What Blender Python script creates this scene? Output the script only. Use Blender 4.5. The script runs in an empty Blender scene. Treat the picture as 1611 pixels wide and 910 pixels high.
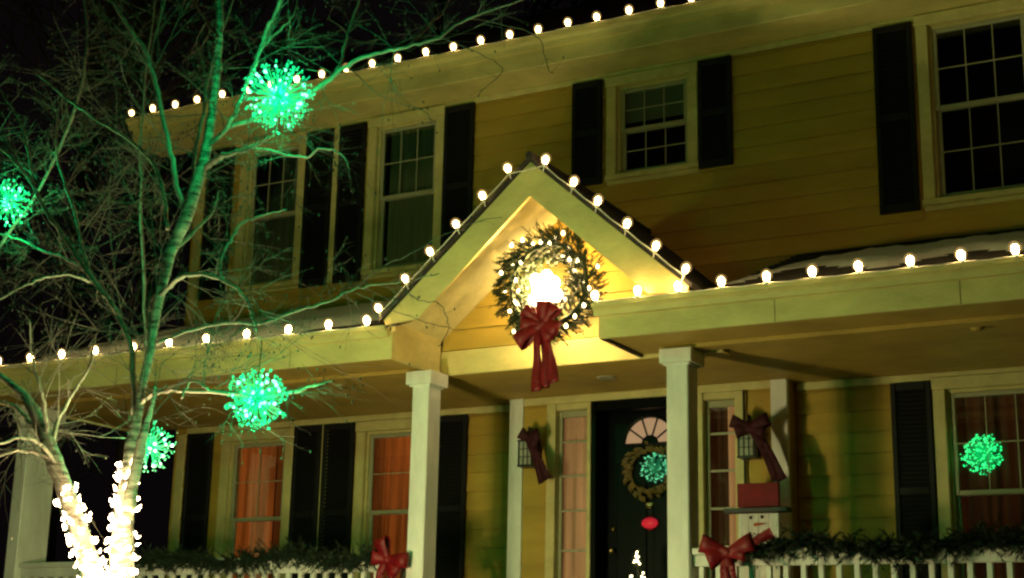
import bpy, math, random
from mathutils import Vector, Matrix, noise

rnd = random.Random(11)
D = bpy.data
scene = bpy.context.scene
col = scene.collection

# ------------------------------------------------------------------ camera
cam = D.objects.new('camera', D.cameras.new('camera'))
col.objects.link(cam)
R_ = Vector((0.878, 0.478, 0.02)).normalized(); F_ = Vector((-0.468, 0.848, 0.248)).normalized()
U_ = R_.cross(F_).normalized(); R_ = F_.cross(U_).normalized()
cam.matrix_world = Matrix(((R_.x, U_.x, -F_.x, 0), (R_.y, U_.y, -F_.y, 0), (R_.z, U_.z, -F_.z, 0), (0, 0, 0, 1)))
cam.data.sensor_width = 36; cam.data.lens = 52.48
cam.data.clip_end = 500; cam.data.clip_start = 0.05
scene.camera = cam

# ------------------------------------------------------------------ night sky, street light from far away, exposure
world = D.worlds.new('World'); scene.world = world; world.use_nodes = True
wn = world.node_tree.nodes; wl = world.node_tree.links
wn['Background'].inputs[0].default_value = (0.36, 0.25, 0.28, 1)
wn['Background'].inputs[1].default_value = 0.007
sun = D.objects.new('street_glow', D.lights.new('street_glow', 'SUN')); col.objects.link(sun)
sun.data.energy = 0.024; sun.data.angle = math.radians(3); sun.data.color = (1.0, 0.76, 0.08)
sun.rotation_euler = Vector((0.32, 0.80, -0.62)).to_track_quat('-Z', 'Y').to_euler()
scene.view_settings.view_transform = 'Standard'; scene.view_settings.look = 'None'
scene.view_settings.exposure = 0.0; scene.view_settings.gamma = 1.0
scene.cycles.use_denoising = True
scene.cycles.sample_clamp_indirect = 4.0
scene.cycles.max_bounces = 6
scene.cycles.caustics_reflective = False; scene.cycles.caustics_refractive = False
scene.cycles.pixel_filter_type = 'BLACKMAN_HARRIS'; scene.cycles.filter_width = 2.4

# ------------------------------------------------------------------ measured tables (metres)
LIMBS = {
  'trunk': [
    [(-5.62, 6.00, 0.01, 0.0855), (-5.71, 6.00, 0.27, 0.0733), (-5.79, 6.00, 0.42, 0.0673), (-5.90, 6.00, 0.60, 0.0630), (-6.05, 6.00, 0.86, 0.0589), (-6.18, 6.00, 1.08, 0.0562), (-6.30, 6.00, 1.27, 0.0462), (-6.44, 6.00, 1.44, 0.0324), (-6.60, 6.00, 1.55, 0.0219), (-6.83, 6.00, 1.68, 0.0148)],
    [(-5.47, 6.00, 0.01, 0.0912), (-5.56, 6.00, 0.27, 0.0793), (-5.60, 6.00, 0.42, 0.0732), (-5.63, 6.00, 0.63, 0.0671), (-5.63, 6.00, 0.83, 0.0574), (-5.63, 6.00, 0.98, 0.0475), (-5.62, 6.00, 1.15, 0.0375), (-5.59, 6.00, 1.35, 0.0308), (-5.55, 6.00, 1.61, 0.0293), (-5.51, 6.00, 1.91, 0.0312), (-5.45, 6.00, 2.18, 0.0366), (-5.36, 6.00, 2.39, 0.0418), (-5.27, 6.00, 2.68, 0.0367), (-5.23, 6.00, 3.03, 0.0300), (-5.22, 6.00, 3.37, 0.0267), (-5.25, 6.00, 3.72, 0.0270), (-5.31, 6.00, 4.09, 0.0219)],
    [(-5.51, 5.90, 0.78, 0.0431), (-5.47, 5.88, 0.94, 0.0364), (-5.41, 5.85, 1.13, 0.0298), (-5.35, 5.83, 1.28, 0.0165), (-5.30, 5.80, 1.39, 0.0099)],
  ],
  'branch': [
    [(-5.52, 6.00, 1.93, 0.0156), (-5.42, 5.96, 1.97, 0.0155), (-5.28, 5.91, 2.01, 0.0143), (-5.09, 5.87, 1.99, 0.0134), (-4.92, 5.83, 1.93, 0.0115), (-4.76, 5.79, 1.83, 0.0097), (-4.65, 5.74, 1.71, 0.0080), (-4.58, 5.70, 1.60, 0.0047)],
    [(-5.59, 6.00, 1.35, 0.0154), (-5.49, 5.97, 1.39, 0.0153), (-5.31, 5.94, 1.40, 0.0134), (-5.03, 5.91, 1.37, 0.0131), (-4.76, 5.89, 1.33, 0.0113), (-4.50, 5.86, 1.31, 0.0095), (-4.32, 5.83, 1.33, 0.0071), (-4.17, 5.80, 1.34, 0.0037)],
    [(-5.24, 6.00, 2.65, 0.0209), (-5.11, 5.95, 2.67, 0.0190), (-4.95, 5.90, 2.66, 0.0153), (-4.80, 5.85, 2.65, 0.0117), (-4.63, 5.80, 2.67, 0.0066)],
    [(-5.23, 6.00, 2.78, 0.0175), (-5.11, 5.97, 2.83, 0.0167), (-5.01, 5.94, 2.92, 0.0155), (-4.92, 5.91, 3.07, 0.0155), (-4.84, 5.89, 3.21, 0.0144), (-4.77, 5.86, 3.33, 0.0130), (-4.68, 5.83, 3.42, 0.0109), (-4.63, 5.80, 3.58, 0.0085)],
    [(-5.10, 6.00, 2.86, 0.0174), (-4.96, 6.04, 2.90, 0.0167), (-4.78, 6.08, 2.96, 0.0159), (-4.60, 6.12, 3.05, 0.0159), (-4.45, 6.16, 3.16, 0.0138), (-4.29, 6.20, 3.22, 0.0124), (-4.12, 6.24, 3.24, 0.0109), (-3.94, 6.28, 3.28, 0.0095), (-3.79, 6.32, 3.37, 0.0075), (-3.56, 6.36, 3.42, 0.0061), (-3.32, 6.40, 3.50, 0.0040)],
    [(-5.38, 6.00, 2.42, 0.0175), (-5.40, 5.95, 2.55, 0.0175), (-5.42, 5.90, 2.73, 0.0175), (-5.47, 5.85, 2.98, 0.0162), (-5.51, 5.80, 3.19, 0.0155), (-5.56, 5.75, 3.33, 0.0141), (-5.66, 5.70, 3.49, 0.0121), (-5.77, 5.65, 3.65, 0.0100), (-5.96, 5.60, 3.86, 0.0072)],
    [(-5.49, 6.00, 2.32, 0.0140), (-5.62, 6.08, 2.59, 0.0144), (-5.79, 6.17, 2.80, 0.0140), (-6.09, 6.25, 3.03, 0.0129), (-6.45, 6.33, 3.25, 0.0117), (-6.79, 6.42, 3.46, 0.0105), (-7.20, 6.50, 3.75, 0.0084)],
    [(-5.34, 6.00, 2.52, 0.0140), (-5.44, 6.12, 2.78, 0.0129), (-5.51, 6.24, 3.08, 0.0121), (-5.60, 6.36, 3.34, 0.0113), (-5.67, 6.48, 3.52, 0.0077), (-5.64, 6.60, 4.07, 0.0059)],
    [(-5.61, 6.00, 1.30, 0.0205), (-5.69, 6.02, 1.63, 0.0191), (-5.81, 6.04, 1.84, 0.0194), (-5.96, 6.07, 2.00, 0.0197), (-6.14, 6.09, 2.16, 0.0201), (-6.35, 6.11, 2.38, 0.0186), (-6.56, 6.13, 2.59, 0.0167), (-6.74, 6.16, 2.80, 0.0154), (-6.98, 6.18, 3.02, 0.0118), (-7.25, 6.20, 3.21, 0.0080)],
    [(-6.14, 6.10, 2.16, 0.0146), (-6.32, 6.18, 2.41, 0.0120), (-6.50, 6.26, 2.68, 0.0115), (-6.67, 6.34, 2.87, 0.0102), (-6.85, 6.42, 3.13, 0.0080), (-6.96, 6.50, 3.50, 0.0062)],
    [(-6.14, 6.10, 2.17, 0.0110), (-6.49, 6.22, 2.33, 0.0098), (-6.84, 6.35, 2.46, 0.0090), (-7.21, 6.47, 2.61, 0.0081), (-7.59, 6.60, 2.75, 0.0063)],
    [(-6.09, 6.10, 2.10, 0.0109), (-6.16, 5.97, 2.13, 0.0094), (-6.23, 5.85, 2.09, 0.0086), (-6.26, 5.72, 2.01, 0.0071), (-6.33, 5.60, 1.90, 0.0052)],
    [(-6.79, 6.20, 2.82, 0.0101), (-6.92, 6.28, 3.03, 0.0095), (-7.11, 6.35, 3.32, 0.0085), (-7.35, 6.42, 3.56, 0.0075), (-7.65, 6.50, 3.85, 0.0051)],
    [(-4.98, 5.90, 1.95, 0.0100), (-5.07, 5.96, 2.06, 0.0088), (-5.05, 6.02, 2.21, 0.0085), (-5.04, 6.08, 2.32, 0.0076), (-4.95, 6.14, 2.37, 0.0062), (-4.83, 6.20, 2.41, 0.0041)],
    [(-5.50, 6.00, 1.68, 0.0138), (-5.37, 6.08, 1.75, 0.0110), (-5.17, 6.15, 1.79, 0.0103), (-4.98, 6.22, 1.79, 0.0096), (-4.78, 6.30, 1.86, 0.0086), (-4.63, 6.38, 1.92, 0.0075), (-4.52, 6.45, 1.99, 0.0062), (-4.32, 6.53, 2.02, 0.0048), (-4.09, 6.60, 2.06, 0.0034)],
    [(-4.85, 5.90, 2.67, 0.0084), (-4.63, 5.87, 2.59, 0.0076), (-4.44, 5.83, 2.53, 0.0068), (-4.32, 5.80, 2.55, 0.0064), (-4.18, 5.77, 2.49, 0.0057), (-4.10, 5.73, 2.40, 0.0038), (-4.05, 5.70, 2.26, 0.0028)],
    [(-4.65, 6.30, 3.16, 0.0106), (-4.65, 6.38, 3.31, 0.0093), (-4.67, 6.45, 3.48, 0.0083), (-4.67, 6.53, 3.71, 0.0074), (-4.66, 6.60, 3.94, 0.0056)],
    [(-4.22, 6.40, 3.32, 0.0077), (-4.19, 6.53, 3.48, 0.0068), (-4.15, 6.67, 3.66, 0.0058), (-4.15, 6.80, 3.88, 0.0044)],
    [(-4.86, 5.90, 3.22, 0.0076), (-4.77, 5.97, 3.36, 0.0069), (-4.74, 6.03, 3.46, 0.0056), (-4.76, 6.10, 3.66, 0.0042)],
    [(-5.13, 5.90, 3.35, 0.0112), (-5.32, 6.00, 3.52, 0.0101), (-5.51, 6.10, 3.74, 0.0081), (-5.70, 6.20, 3.99, 0.0061)],
    [(-6.26, 6.00, 1.20, 0.0177), (-6.51, 6.10, 1.34, 0.0146), (-6.75, 6.20, 1.45, 0.0112), (-7.08, 6.30, 1.54, 0.0077)],
    [(-6.12, 6.00, 1.06, 0.0140), (-6.22, 5.90, 1.11, 0.0126), (-6.26, 5.80, 1.11, 0.0104), (-6.31, 5.70, 1.06, 0.0075)],
    [(-6.14, 6.00, 1.04, 0.0140), (-6.12, 5.83, 1.14, 0.0121), (-6.10, 5.67, 1.15, 0.0101), (-6.10, 5.50, 1.09, 0.0066)],
    [(-6.21, 6.00, 1.16, 0.0176), (-6.23, 6.05, 1.31, 0.0143), (-6.19, 6.10, 1.47, 0.0115), (-6.13, 6.15, 1.63, 0.0090), (-6.15, 6.20, 1.81, 0.0066)],
    [(-6.24, 6.00, 1.20, 0.0177), (-6.23, 5.95, 1.33, 0.0141), (-6.23, 5.90, 1.47, 0.0106), (-6.27, 5.85, 1.64, 0.0078), (-6.26, 5.80, 1.85, 0.0053)],
    [(-5.02, 5.90, 1.37, 0.0082), (-5.15, 5.90, 1.43, 0.0073), (-5.21, 5.90, 1.34, 0.0066)],
    [(-5.44, 6.00, 2.19, 0.0122), (-5.43, 6.13, 2.32, 0.0106), (-5.42, 6.27, 2.48, 0.0087), (-5.48, 6.40, 2.66, 0.0066)],
    [(-7.61, 6.60, 2.49, 0.0125), (-7.27, 6.70, 3.00, 0.0117), (-7.11, 6.80, 3.63, 0.0111), (-7.18, 6.90, 4.15, 0.0100), (-7.38, 7.00, 4.66, 0.0081)],
    [(-6.30, 6.80, 1.83, 0.0117), (-6.49, 6.90, 2.44, 0.0113), (-6.68, 7.00, 3.23, 0.0101), (-6.80, 7.10, 3.87, 0.0087), (-6.87, 7.20, 4.59, 0.0067)],
  ],
  'twigpath': [
    [(-4.62, 6.60, 2.04, 0.0042), (-4.46, 6.60, 2.14, 0.0038), (-4.30, 6.60, 2.19, 0.0035), (-4.10, 6.60, 2.27, 0.0031), (-3.90, 6.60, 2.32, 0.0027), (-3.71, 6.60, 2.33, 0.0024)],
    [(-4.37, 6.60, 2.04, 0.0042), (-4.21, 6.60, 1.93, 0.0034), (-4.08, 6.60, 1.89, 0.0031), (-4.02, 6.60, 1.76, 0.0027), (-4.08, 6.60, 1.66, 0.0024)],
    [(-4.69, 6.70, 2.04, 0.0043), (-4.43, 6.70, 1.91, 0.0035), (-4.18, 6.70, 1.81, 0.0031), (-3.98, 6.70, 1.76, 0.0024)],
    [(-4.14, 6.60, 3.44, 0.0043), (-3.87, 6.60, 3.29, 0.0035), (-3.73, 6.60, 3.17, 0.0031), (-3.85, 6.60, 3.08, 0.0024), (-3.88, 6.60, 3.05, 0.0021)],
    [(-3.94, 6.60, 3.52, 0.0042), (-3.54, 6.60, 3.35, 0.0034), (-3.46, 6.60, 3.15, 0.0031), (-3.42, 6.60, 3.09, 0.0024)],
    [(-4.62, 6.40, 3.28, 0.0043), (-4.38, 6.40, 3.06, 0.0035), (-4.12, 6.40, 2.94, 0.0031), (-4.04, 6.40, 2.86, 0.0024)],
  ],
}
BALLS = [(-4.578, 5.75, 2.855, 0.197), (-4.554, 5.7, 1.261, 0.164), (-5.895, 6.45, 1.198, 0.145), (-7.082, 6.3, 2.783, 0.151)]
TOPX = [-10.557, -10.268, -9.971, -9.679, -9.351, -9.053, -8.746, -8.438, -8.141, -7.851, -7.551, -7.265, -6.956, -6.66, -6.364, -6.067, -5.782, -5.484, -5.198, -4.9, -4.602, -4.322, -4.025, -3.735, -3.445]
LOWL = [-10.176, -9.791, -9.417, -9.031, -8.615, -8.219, -7.833, -7.426, -7.026, -6.637, -6.274]
LOWR = [-4.37, -4.046, -3.74, -3.434, -3.123, -2.812, -2.503, -2.174, -1.859, -1.536]
RAKE = [(-6.286, 9.3, 2.745), (-6.05, 9.3, 2.927), (-5.829, 9.3, 3.114), (-5.61, 9.3, 3.298), (-5.388, 9.3, 3.495), (-5.174, 9.3, 3.697), (-4.878, 9.3, 3.698), (-4.644, 9.3, 3.481), (-4.447, 9.3, 3.298), (-4.215, 9.3, 3.105), (-3.995, 9.3, 2.914), (-3.777, 9.3, 2.723)]
TRW = 185.0     # watts of the unseen lamps standing in for each trunk string
GRW = 90.0     # watts of the biggest green ball
FLOODW = 130.0  # watts of the wreath flood bulb

# ------------------------------------------------------------------ materials
def newmat(name):
    m = D.materials.new(name); m.use_nodes = True
    nt = m.node_tree; b = nt.nodes['Principled BSDF']
    return m, nt, b
def paint(name, c, rough=0.55, var=0.10, scale=6.0, bump=0.15, bscale=60.0, stretch=(1, 1, 1), spec=0.4, rand=0.0):
    m, nt, b = newmat(name); N = nt.nodes; L = nt.links
    tc = N.new('ShaderNodeTexCoord'); mp = N.new('ShaderNodeMapping'); mp.inputs['Scale'].default_value = stretch
    L.new(tc.outputs['Object'], mp.inputs[0])
    n = N.new('ShaderNodeTexNoise'); n.inputs['Scale'].default_value = scale; n.inputs['Detail'].default_value = 6
    n.inputs['Roughness'].default_value = 0.65
    L.new(mp.outputs[0], n.inputs['Vector'])
    r = N.new('ShaderNodeMapRange'); r.inputs[1].default_value = 0.3; r.inputs[2].default_value = 0.7
    r.inputs[3].default_value = 1 - var * 1.6; r.inputs[4].default_value = 1 + var * 0.6
    L.new(n.outputs[0], r.inputs[0])
    mx = N.new('ShaderNodeVectorMath'); mx.operation = 'SCALE'; mx.inputs[0].default_value = c
    if rand:
        oi = N.new('ShaderNodeObjectInfo'); mr = N.new('ShaderNodeMapRange')
        mr.inputs[3].default_value = 1 - rand; mr.inputs[4].default_value = 1 + rand * 0.5
        L.new(oi.outputs['Random'], mr.inputs[0]); mu = N.new('ShaderNodeMath'); mu.operation = 'MULTIPLY'
        L.new(mr.outputs[0], mu.inputs[0]); L.new(r.outputs[0], mu.inputs[1]); L.new(mu.outputs[0], mx.inputs['Scale'])
    else:
        L.new(r.outputs[0], mx.inputs['Scale'])
    L.new(mx.outputs[0], b.inputs['Base Color'])
    b.inputs['Roughness'].default_value = rough; b.inputs['Specular IOR Level'].default_value = spec
    if bump:
        n2 = N.new('ShaderNodeTexNoise'); n2.inputs['Scale'].default_value = bscale; n2.inputs['Detail'].default_value = 4
        L.new(mp.outputs[0], n2.inputs['Vector'])
        bp = N.new('ShaderNodeBump'); bp.inputs['Strength'].default_value = bump; bp.inputs['Distance'].default_value = 0.01
        L.new(n2.outputs[0], bp.inputs['Height']); L.new(bp.outputs[0], b.inputs['Normal'])
    return m
def emit(name, c, s, base=(0.8, 0.8, 0.8), sample=True):
    m, nt, b = newmat(name)
    b.inputs['Base Color'].default_value = (*base, 1)
    b.inputs['Emission Color'].default_value = (*c, 1); b.inputs['Emission Strength'].default_value = s
    if not sample: m.cycles.emission_sampling = 'NONE'
    return m
M = {}
M['siding'] = paint('yellow_siding', (0.50, 0.325, 0.05), 0.6, 0.13, 2.2, 0.25, 40, (0.5, 1, 2), rand=0.08)
M['trim'] = paint('cream_trim', (0.64, 0.55, 0.24), 0.5, 0.16, 5, 0.1, 50)
M['fascia'] = paint('cream_fascia', (0.70, 0.59, 0.23), 0.5, 0.20, 2.2, 0.3, 40, (0.8, 1, 1.6))
M['white'] = paint('white_post_paint', (0.84, 0.84, 0.76), 0.5, 0.16, 4, 0.2, 50, (1, 1, 0.35))
M['ceiling'] = paint('porch_ceiling_paint', (0.48, 0.32, 0.07), 0.6, 0.18, 2.2, 0.2, 30)
M['sash'] = paint('sash_paint', (0.38, 0.36, 0.23), 0.4, 0.05, 8, 0.05, 60)
M['shutter'] = paint('black_shutter_paint', (0.0025, 0.0027, 0.0035), 0.7, 0.15, 8, 0.1, 60)
M['black'] = paint('black_metal', (0.012, 0.012, 0.012), 0.4, 0.2, 12, 0.05, 80)
M['door'] = paint('dark_door_paint', (0.002, 0.003, 0.0025), 0.35, 0.2, 6, 0.04, 60, (1, 1, 0.4), spec=0.10)
M['shingle'] = paint('dark_shingles', (0.030, 0.026, 0.024), 0.9, 0.4, 22, 0.8, 90)
M['flash'] = paint('brown_drip_edge', (0.05, 0.026, 0.018), 0.5, 0.2, 10, 0.1, 60)
M['snow'] = paint('snow', (0.80, 0.80, 0.80), 0.7, 0.06, 9, 0.6, 30)
M['floor'] = paint('porch_floor', (0.16, 0.15, 0.13), 0.6, 0.2, 8, 0.2, 60)
M['grass'] = paint('night_lawn', (0.035, 0.04, 0.018), 0.95, 0.5, 3, 0.8, 60)
M['red'] = paint('red_velvet_ribbon', (0.21, 0.004, 0.009), 0.5, 0.25, 14, 0.3, 90)
M['sheer'] = paint('dark_red_ribbon', (0.045, 0.002, 0.008), 0.75, 0.25, 14, 0.3, 90)
M['needle'] = paint('fir_needles', (0.012, 0.030, 0.012), 0.7, 0.4, 12, 0.0)
M['needle2'] = paint('wreath_needles', (0.022, 0.045, 0.012), 0.6, 0.4, 16, 0.0)
M['limb'] = paint('limb_bark', (0.30, 0.26, 0.20), 0.8, 0.35, 8, 0.3, 80)
M['twig'] = paint('twig_bark', (0.085, 0.075, 0.055), 0.8, 0.35, 8, 0.3, 80)
M['gold'] = paint('gold_leaves', (0.17, 0.11, 0.025), 0.5, 0.3, 20, 0.2, 80)
M['wood_white'] = paint('whitewashed_board', (0.80, 0.80, 0.74), 0.7, 0.15, 7, 0.4, 50, (4, 1, 1))
M['wood_red'] = paint('red_painted_board', (0.20, 0.006, 0.010), 0.7, 0.3, 7, 0.3, 50)
M['orange'] = paint('orange_paint', (0.60, 0.16, 0.05), 0.6, 0.2, 10, 0.1)
M['wire_green'] = paint('green_wire', (0.02, 0.05, 0.03), 0.5, 0.1, 10, 0.0)
M['wire_white'] = paint('white_wire', (0.7, 0.68, 0.6), 0.5, 0.1, 10, 0.0)
M['brass'] = paint('brass', (0.55, 0.42, 0.18), 0.3, 0.1, 20, 0.0); M['brass'].node_tree.nodes['Principled BSDF'].inputs['Metallic'].default_value = 1
M['far_bark'] = paint('far_bark', (0.07, 0.05, 0.035), 0.9, 0.3, 4, 0.0)
M['smoke'] = paint('smoked_glass', (0.40, 0.40, 0.32), 0.2, 0.2, 20, 0.0)
M['room'] = paint('dark_room', (0.02, 0.015, 0.012), 0.9, 0.2, 4, 0.0)
# birch bark: pale with dark horizontal lenticels and peeling bands
def bark():
    m, nt, b = newmat('birch_bark'); N = nt.nodes; L = nt.links
    tc = N.new('ShaderNodeTexCoord'); mp = N.new('ShaderNodeMapping'); mp.inputs['Scale'].default_value = (3, 3, 16)
    L.new(tc.outputs['Object'], mp.inputs[0])
    n = N.new('ShaderNodeTexNoise'); n.inputs['Scale'].default_value = 2.6; n.inputs['Detail'].default_value = 7; n.inputs['Roughness'].default_value = 0.7
    L.new(mp.outputs[0], n.inputs['Vector'])
    cr = N.new('ShaderNodeValToRGB'); e = cr.color_ramp.elements
    e[0].position = 0.38; e[0].color = (0.07, 0.05, 0.04, 1); e[1].position = 0.52; e[1].color = (0.36, 0.32, 0.25, 1)
    k = e.new(0.70); k.color = (0.50, 0.45, 0.36, 1)
    L.new(n.outputs[0], cr.inputs[0]); L.new(cr.outputs[0], b.inputs['Base Color'])
    bp = N.new('ShaderNodeBump'); bp.inputs['Strength'].default_value = 0.7; bp.inputs['Distance'].default_value = 0.02
    L.new(n.outputs[0], bp.inputs['Height']); L.new(bp.outputs[0], b.inputs['Normal']); b.inputs['Roughness'].default_value = 0.75
    return m
M['bark'] = bark()
def glass(name, tint=(1, 1, 1)):
    m, nt, b = newmat(name); N = nt.nodes; L = nt.links; N.remove(b)
    out = N['Material Output']; tr = N.new('ShaderNodeBsdfTransparent'); tr.inputs[0].default_value = (*tint, 1)
    gl = N.new('ShaderNodeBsdfGlossy'); gl.inputs['Roughness'].default_value = 0.04; gl.inputs[0].default_value = (0.9, 0.95, 0.95, 1)
    fr = N.new('ShaderNodeFresnel'); fr.inputs[0].default_value = 1.5
    mx = N.new('ShaderNodeMixShader'); L.new(fr.outputs[0], mx.inputs[0]); L.new(tr.outputs[0], mx.inputs[1]); L.new(gl.outputs[0], mx.inputs[2])
    L.new(mx.outputs[0], out.inputs[0]); return m
M['glass'] = glass('window_glass', (0.88, 0.9, 0.88))
# curtains: lit from the room behind, so they glow; folds in the geometry, their light and dark also streaked into the glow
def curtain_mat(name, c, s, base):
    m, nt, b = newmat(name); N = nt.nodes; L = nt.links
    tc = N.new('ShaderNodeTexCoord'); mp = N.new('ShaderNodeMapping'); mp.inputs['Scale'].default_value = (14, 1, 0.5)
    L.new(tc.outputs['Object'], mp.inputs[0]); n = N.new('ShaderNodeTexNoise'); n.inputs['Scale'].default_value = 1.3; n.inputs['Detail'].default_value = 4
    L.new(mp.outputs[0], n.inputs['Vector'])
    r = N.new('ShaderNodeMapRange'); r.inputs[1].default_value = 0.32; r.inputs[2].default_value = 0.68; r.inputs[3].default_value = s * 0.22; r.inputs[4].default_value = s * 1.6
    L.new(n.outputs[0], r.inputs[0]); L.new(r.outputs[0], b.inputs['Emission Strength'])
    b.inputs['Emission Color'].default_value = (*c, 1); b.inputs['Base Color'].default_value = (*base, 1); b.inputs['Roughness'].default_value = 0.9
    m.cycles.emission_sampling = 'NONE'
    return m
M['cur_orange'] = curtain_mat('orange_curtain', (1.0, 0.19, 0.022), 0.17, (0.25, 0.08, 0.03))
M['cur_dull'] = curtain_mat('dull_orange_curtain', (1.0, 0.16, 0.02), 0.07, (0.2, 0.07, 0.02))
M['cur_brown'] = curtain_mat('brown_curtain', (1.0, 0.22, 0.04), 0.014, (0.07, 0.03, 0.015))
M['cur_peach'] = curtain_mat('peach_sheer', (1.0, 0.40, 0.16), 0.20, (0.55, 0.34, 0.20))
M['cur_grey'] = curtain_mat('grey_green_curtain', (0.5, 0.55, 0.12), 0.010, (0.20, 0.20, 0.09))
M['fan_glass'] = emit('fanlight_frosted_pane', (1.0, 0.5, 0.33), 0.22, (0.5, 0.35, 0.3), False)
M['bulb'] = emit('warm_bulb', (1.0, 0.66, 0.24), 125.0)
M['bulb_roof'] = emit('warm_roofline_bulb', (1.0, 0.66, 0.24), 45.0)
def bulb_halo():  # see-through shell whose painted glow imitates a soft halo round the bulb
    m, nt, b = newmat('halo_shell'); N = nt.nodes; L = nt.links; out = N['Material Output']; N.remove(b)
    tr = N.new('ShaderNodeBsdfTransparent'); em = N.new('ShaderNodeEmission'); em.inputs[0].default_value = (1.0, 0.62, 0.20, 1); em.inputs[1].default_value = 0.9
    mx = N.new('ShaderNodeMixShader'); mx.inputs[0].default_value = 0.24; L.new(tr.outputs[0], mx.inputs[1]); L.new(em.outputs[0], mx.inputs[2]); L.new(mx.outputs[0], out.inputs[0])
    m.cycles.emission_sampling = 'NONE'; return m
M['bulb_halo'] = bulb_halo()
M['mini'] = emit('mini_warm_bulb', (1.0, 0.72, 0.40), 30.0, sample=False)
M['wmini'] = emit('wreath_bulb', (1.0, 0.80, 0.42), 10.0, sample=False)
M['flood'] = emit('flood_bulb', (1.0, 0.86, 0.55), 18.0)
M['led'] = emit('green_led', (0.01, 0.95, 0.32), 1.15, (0.02, 0.2, 0.1), False)
M['rod'] = emit('green_light_rod', (0.0, 1.0, 0.32), 0.65, (0.01, 0.12, 0.04), sample=False)
M['led_hot'] = emit('hot_green_led', (0.22, 1.0, 0.60), 4.0, sample=False)
M['refl_dot_door'] = emit('door_reflection_dot', (0.03, 0.9, 0.42), 0.7, sample=False)
M['refl_rod_door'] = emit('door_reflection_rod', (0.0, 0.6, 0.28), 0.10, (0.05, 0.3, 0.15), sample=False)
M['refl_dot_win'] = emit('window_reflection_dot', (0.0, 1.0, 0.24), 1.5, sample=False)
M['refl_rod_win'] = emit('window_reflection_rod', (0.0, 1.0, 0.22), 0.5, (0.05, 0.3, 0.15), sample=False)

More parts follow.
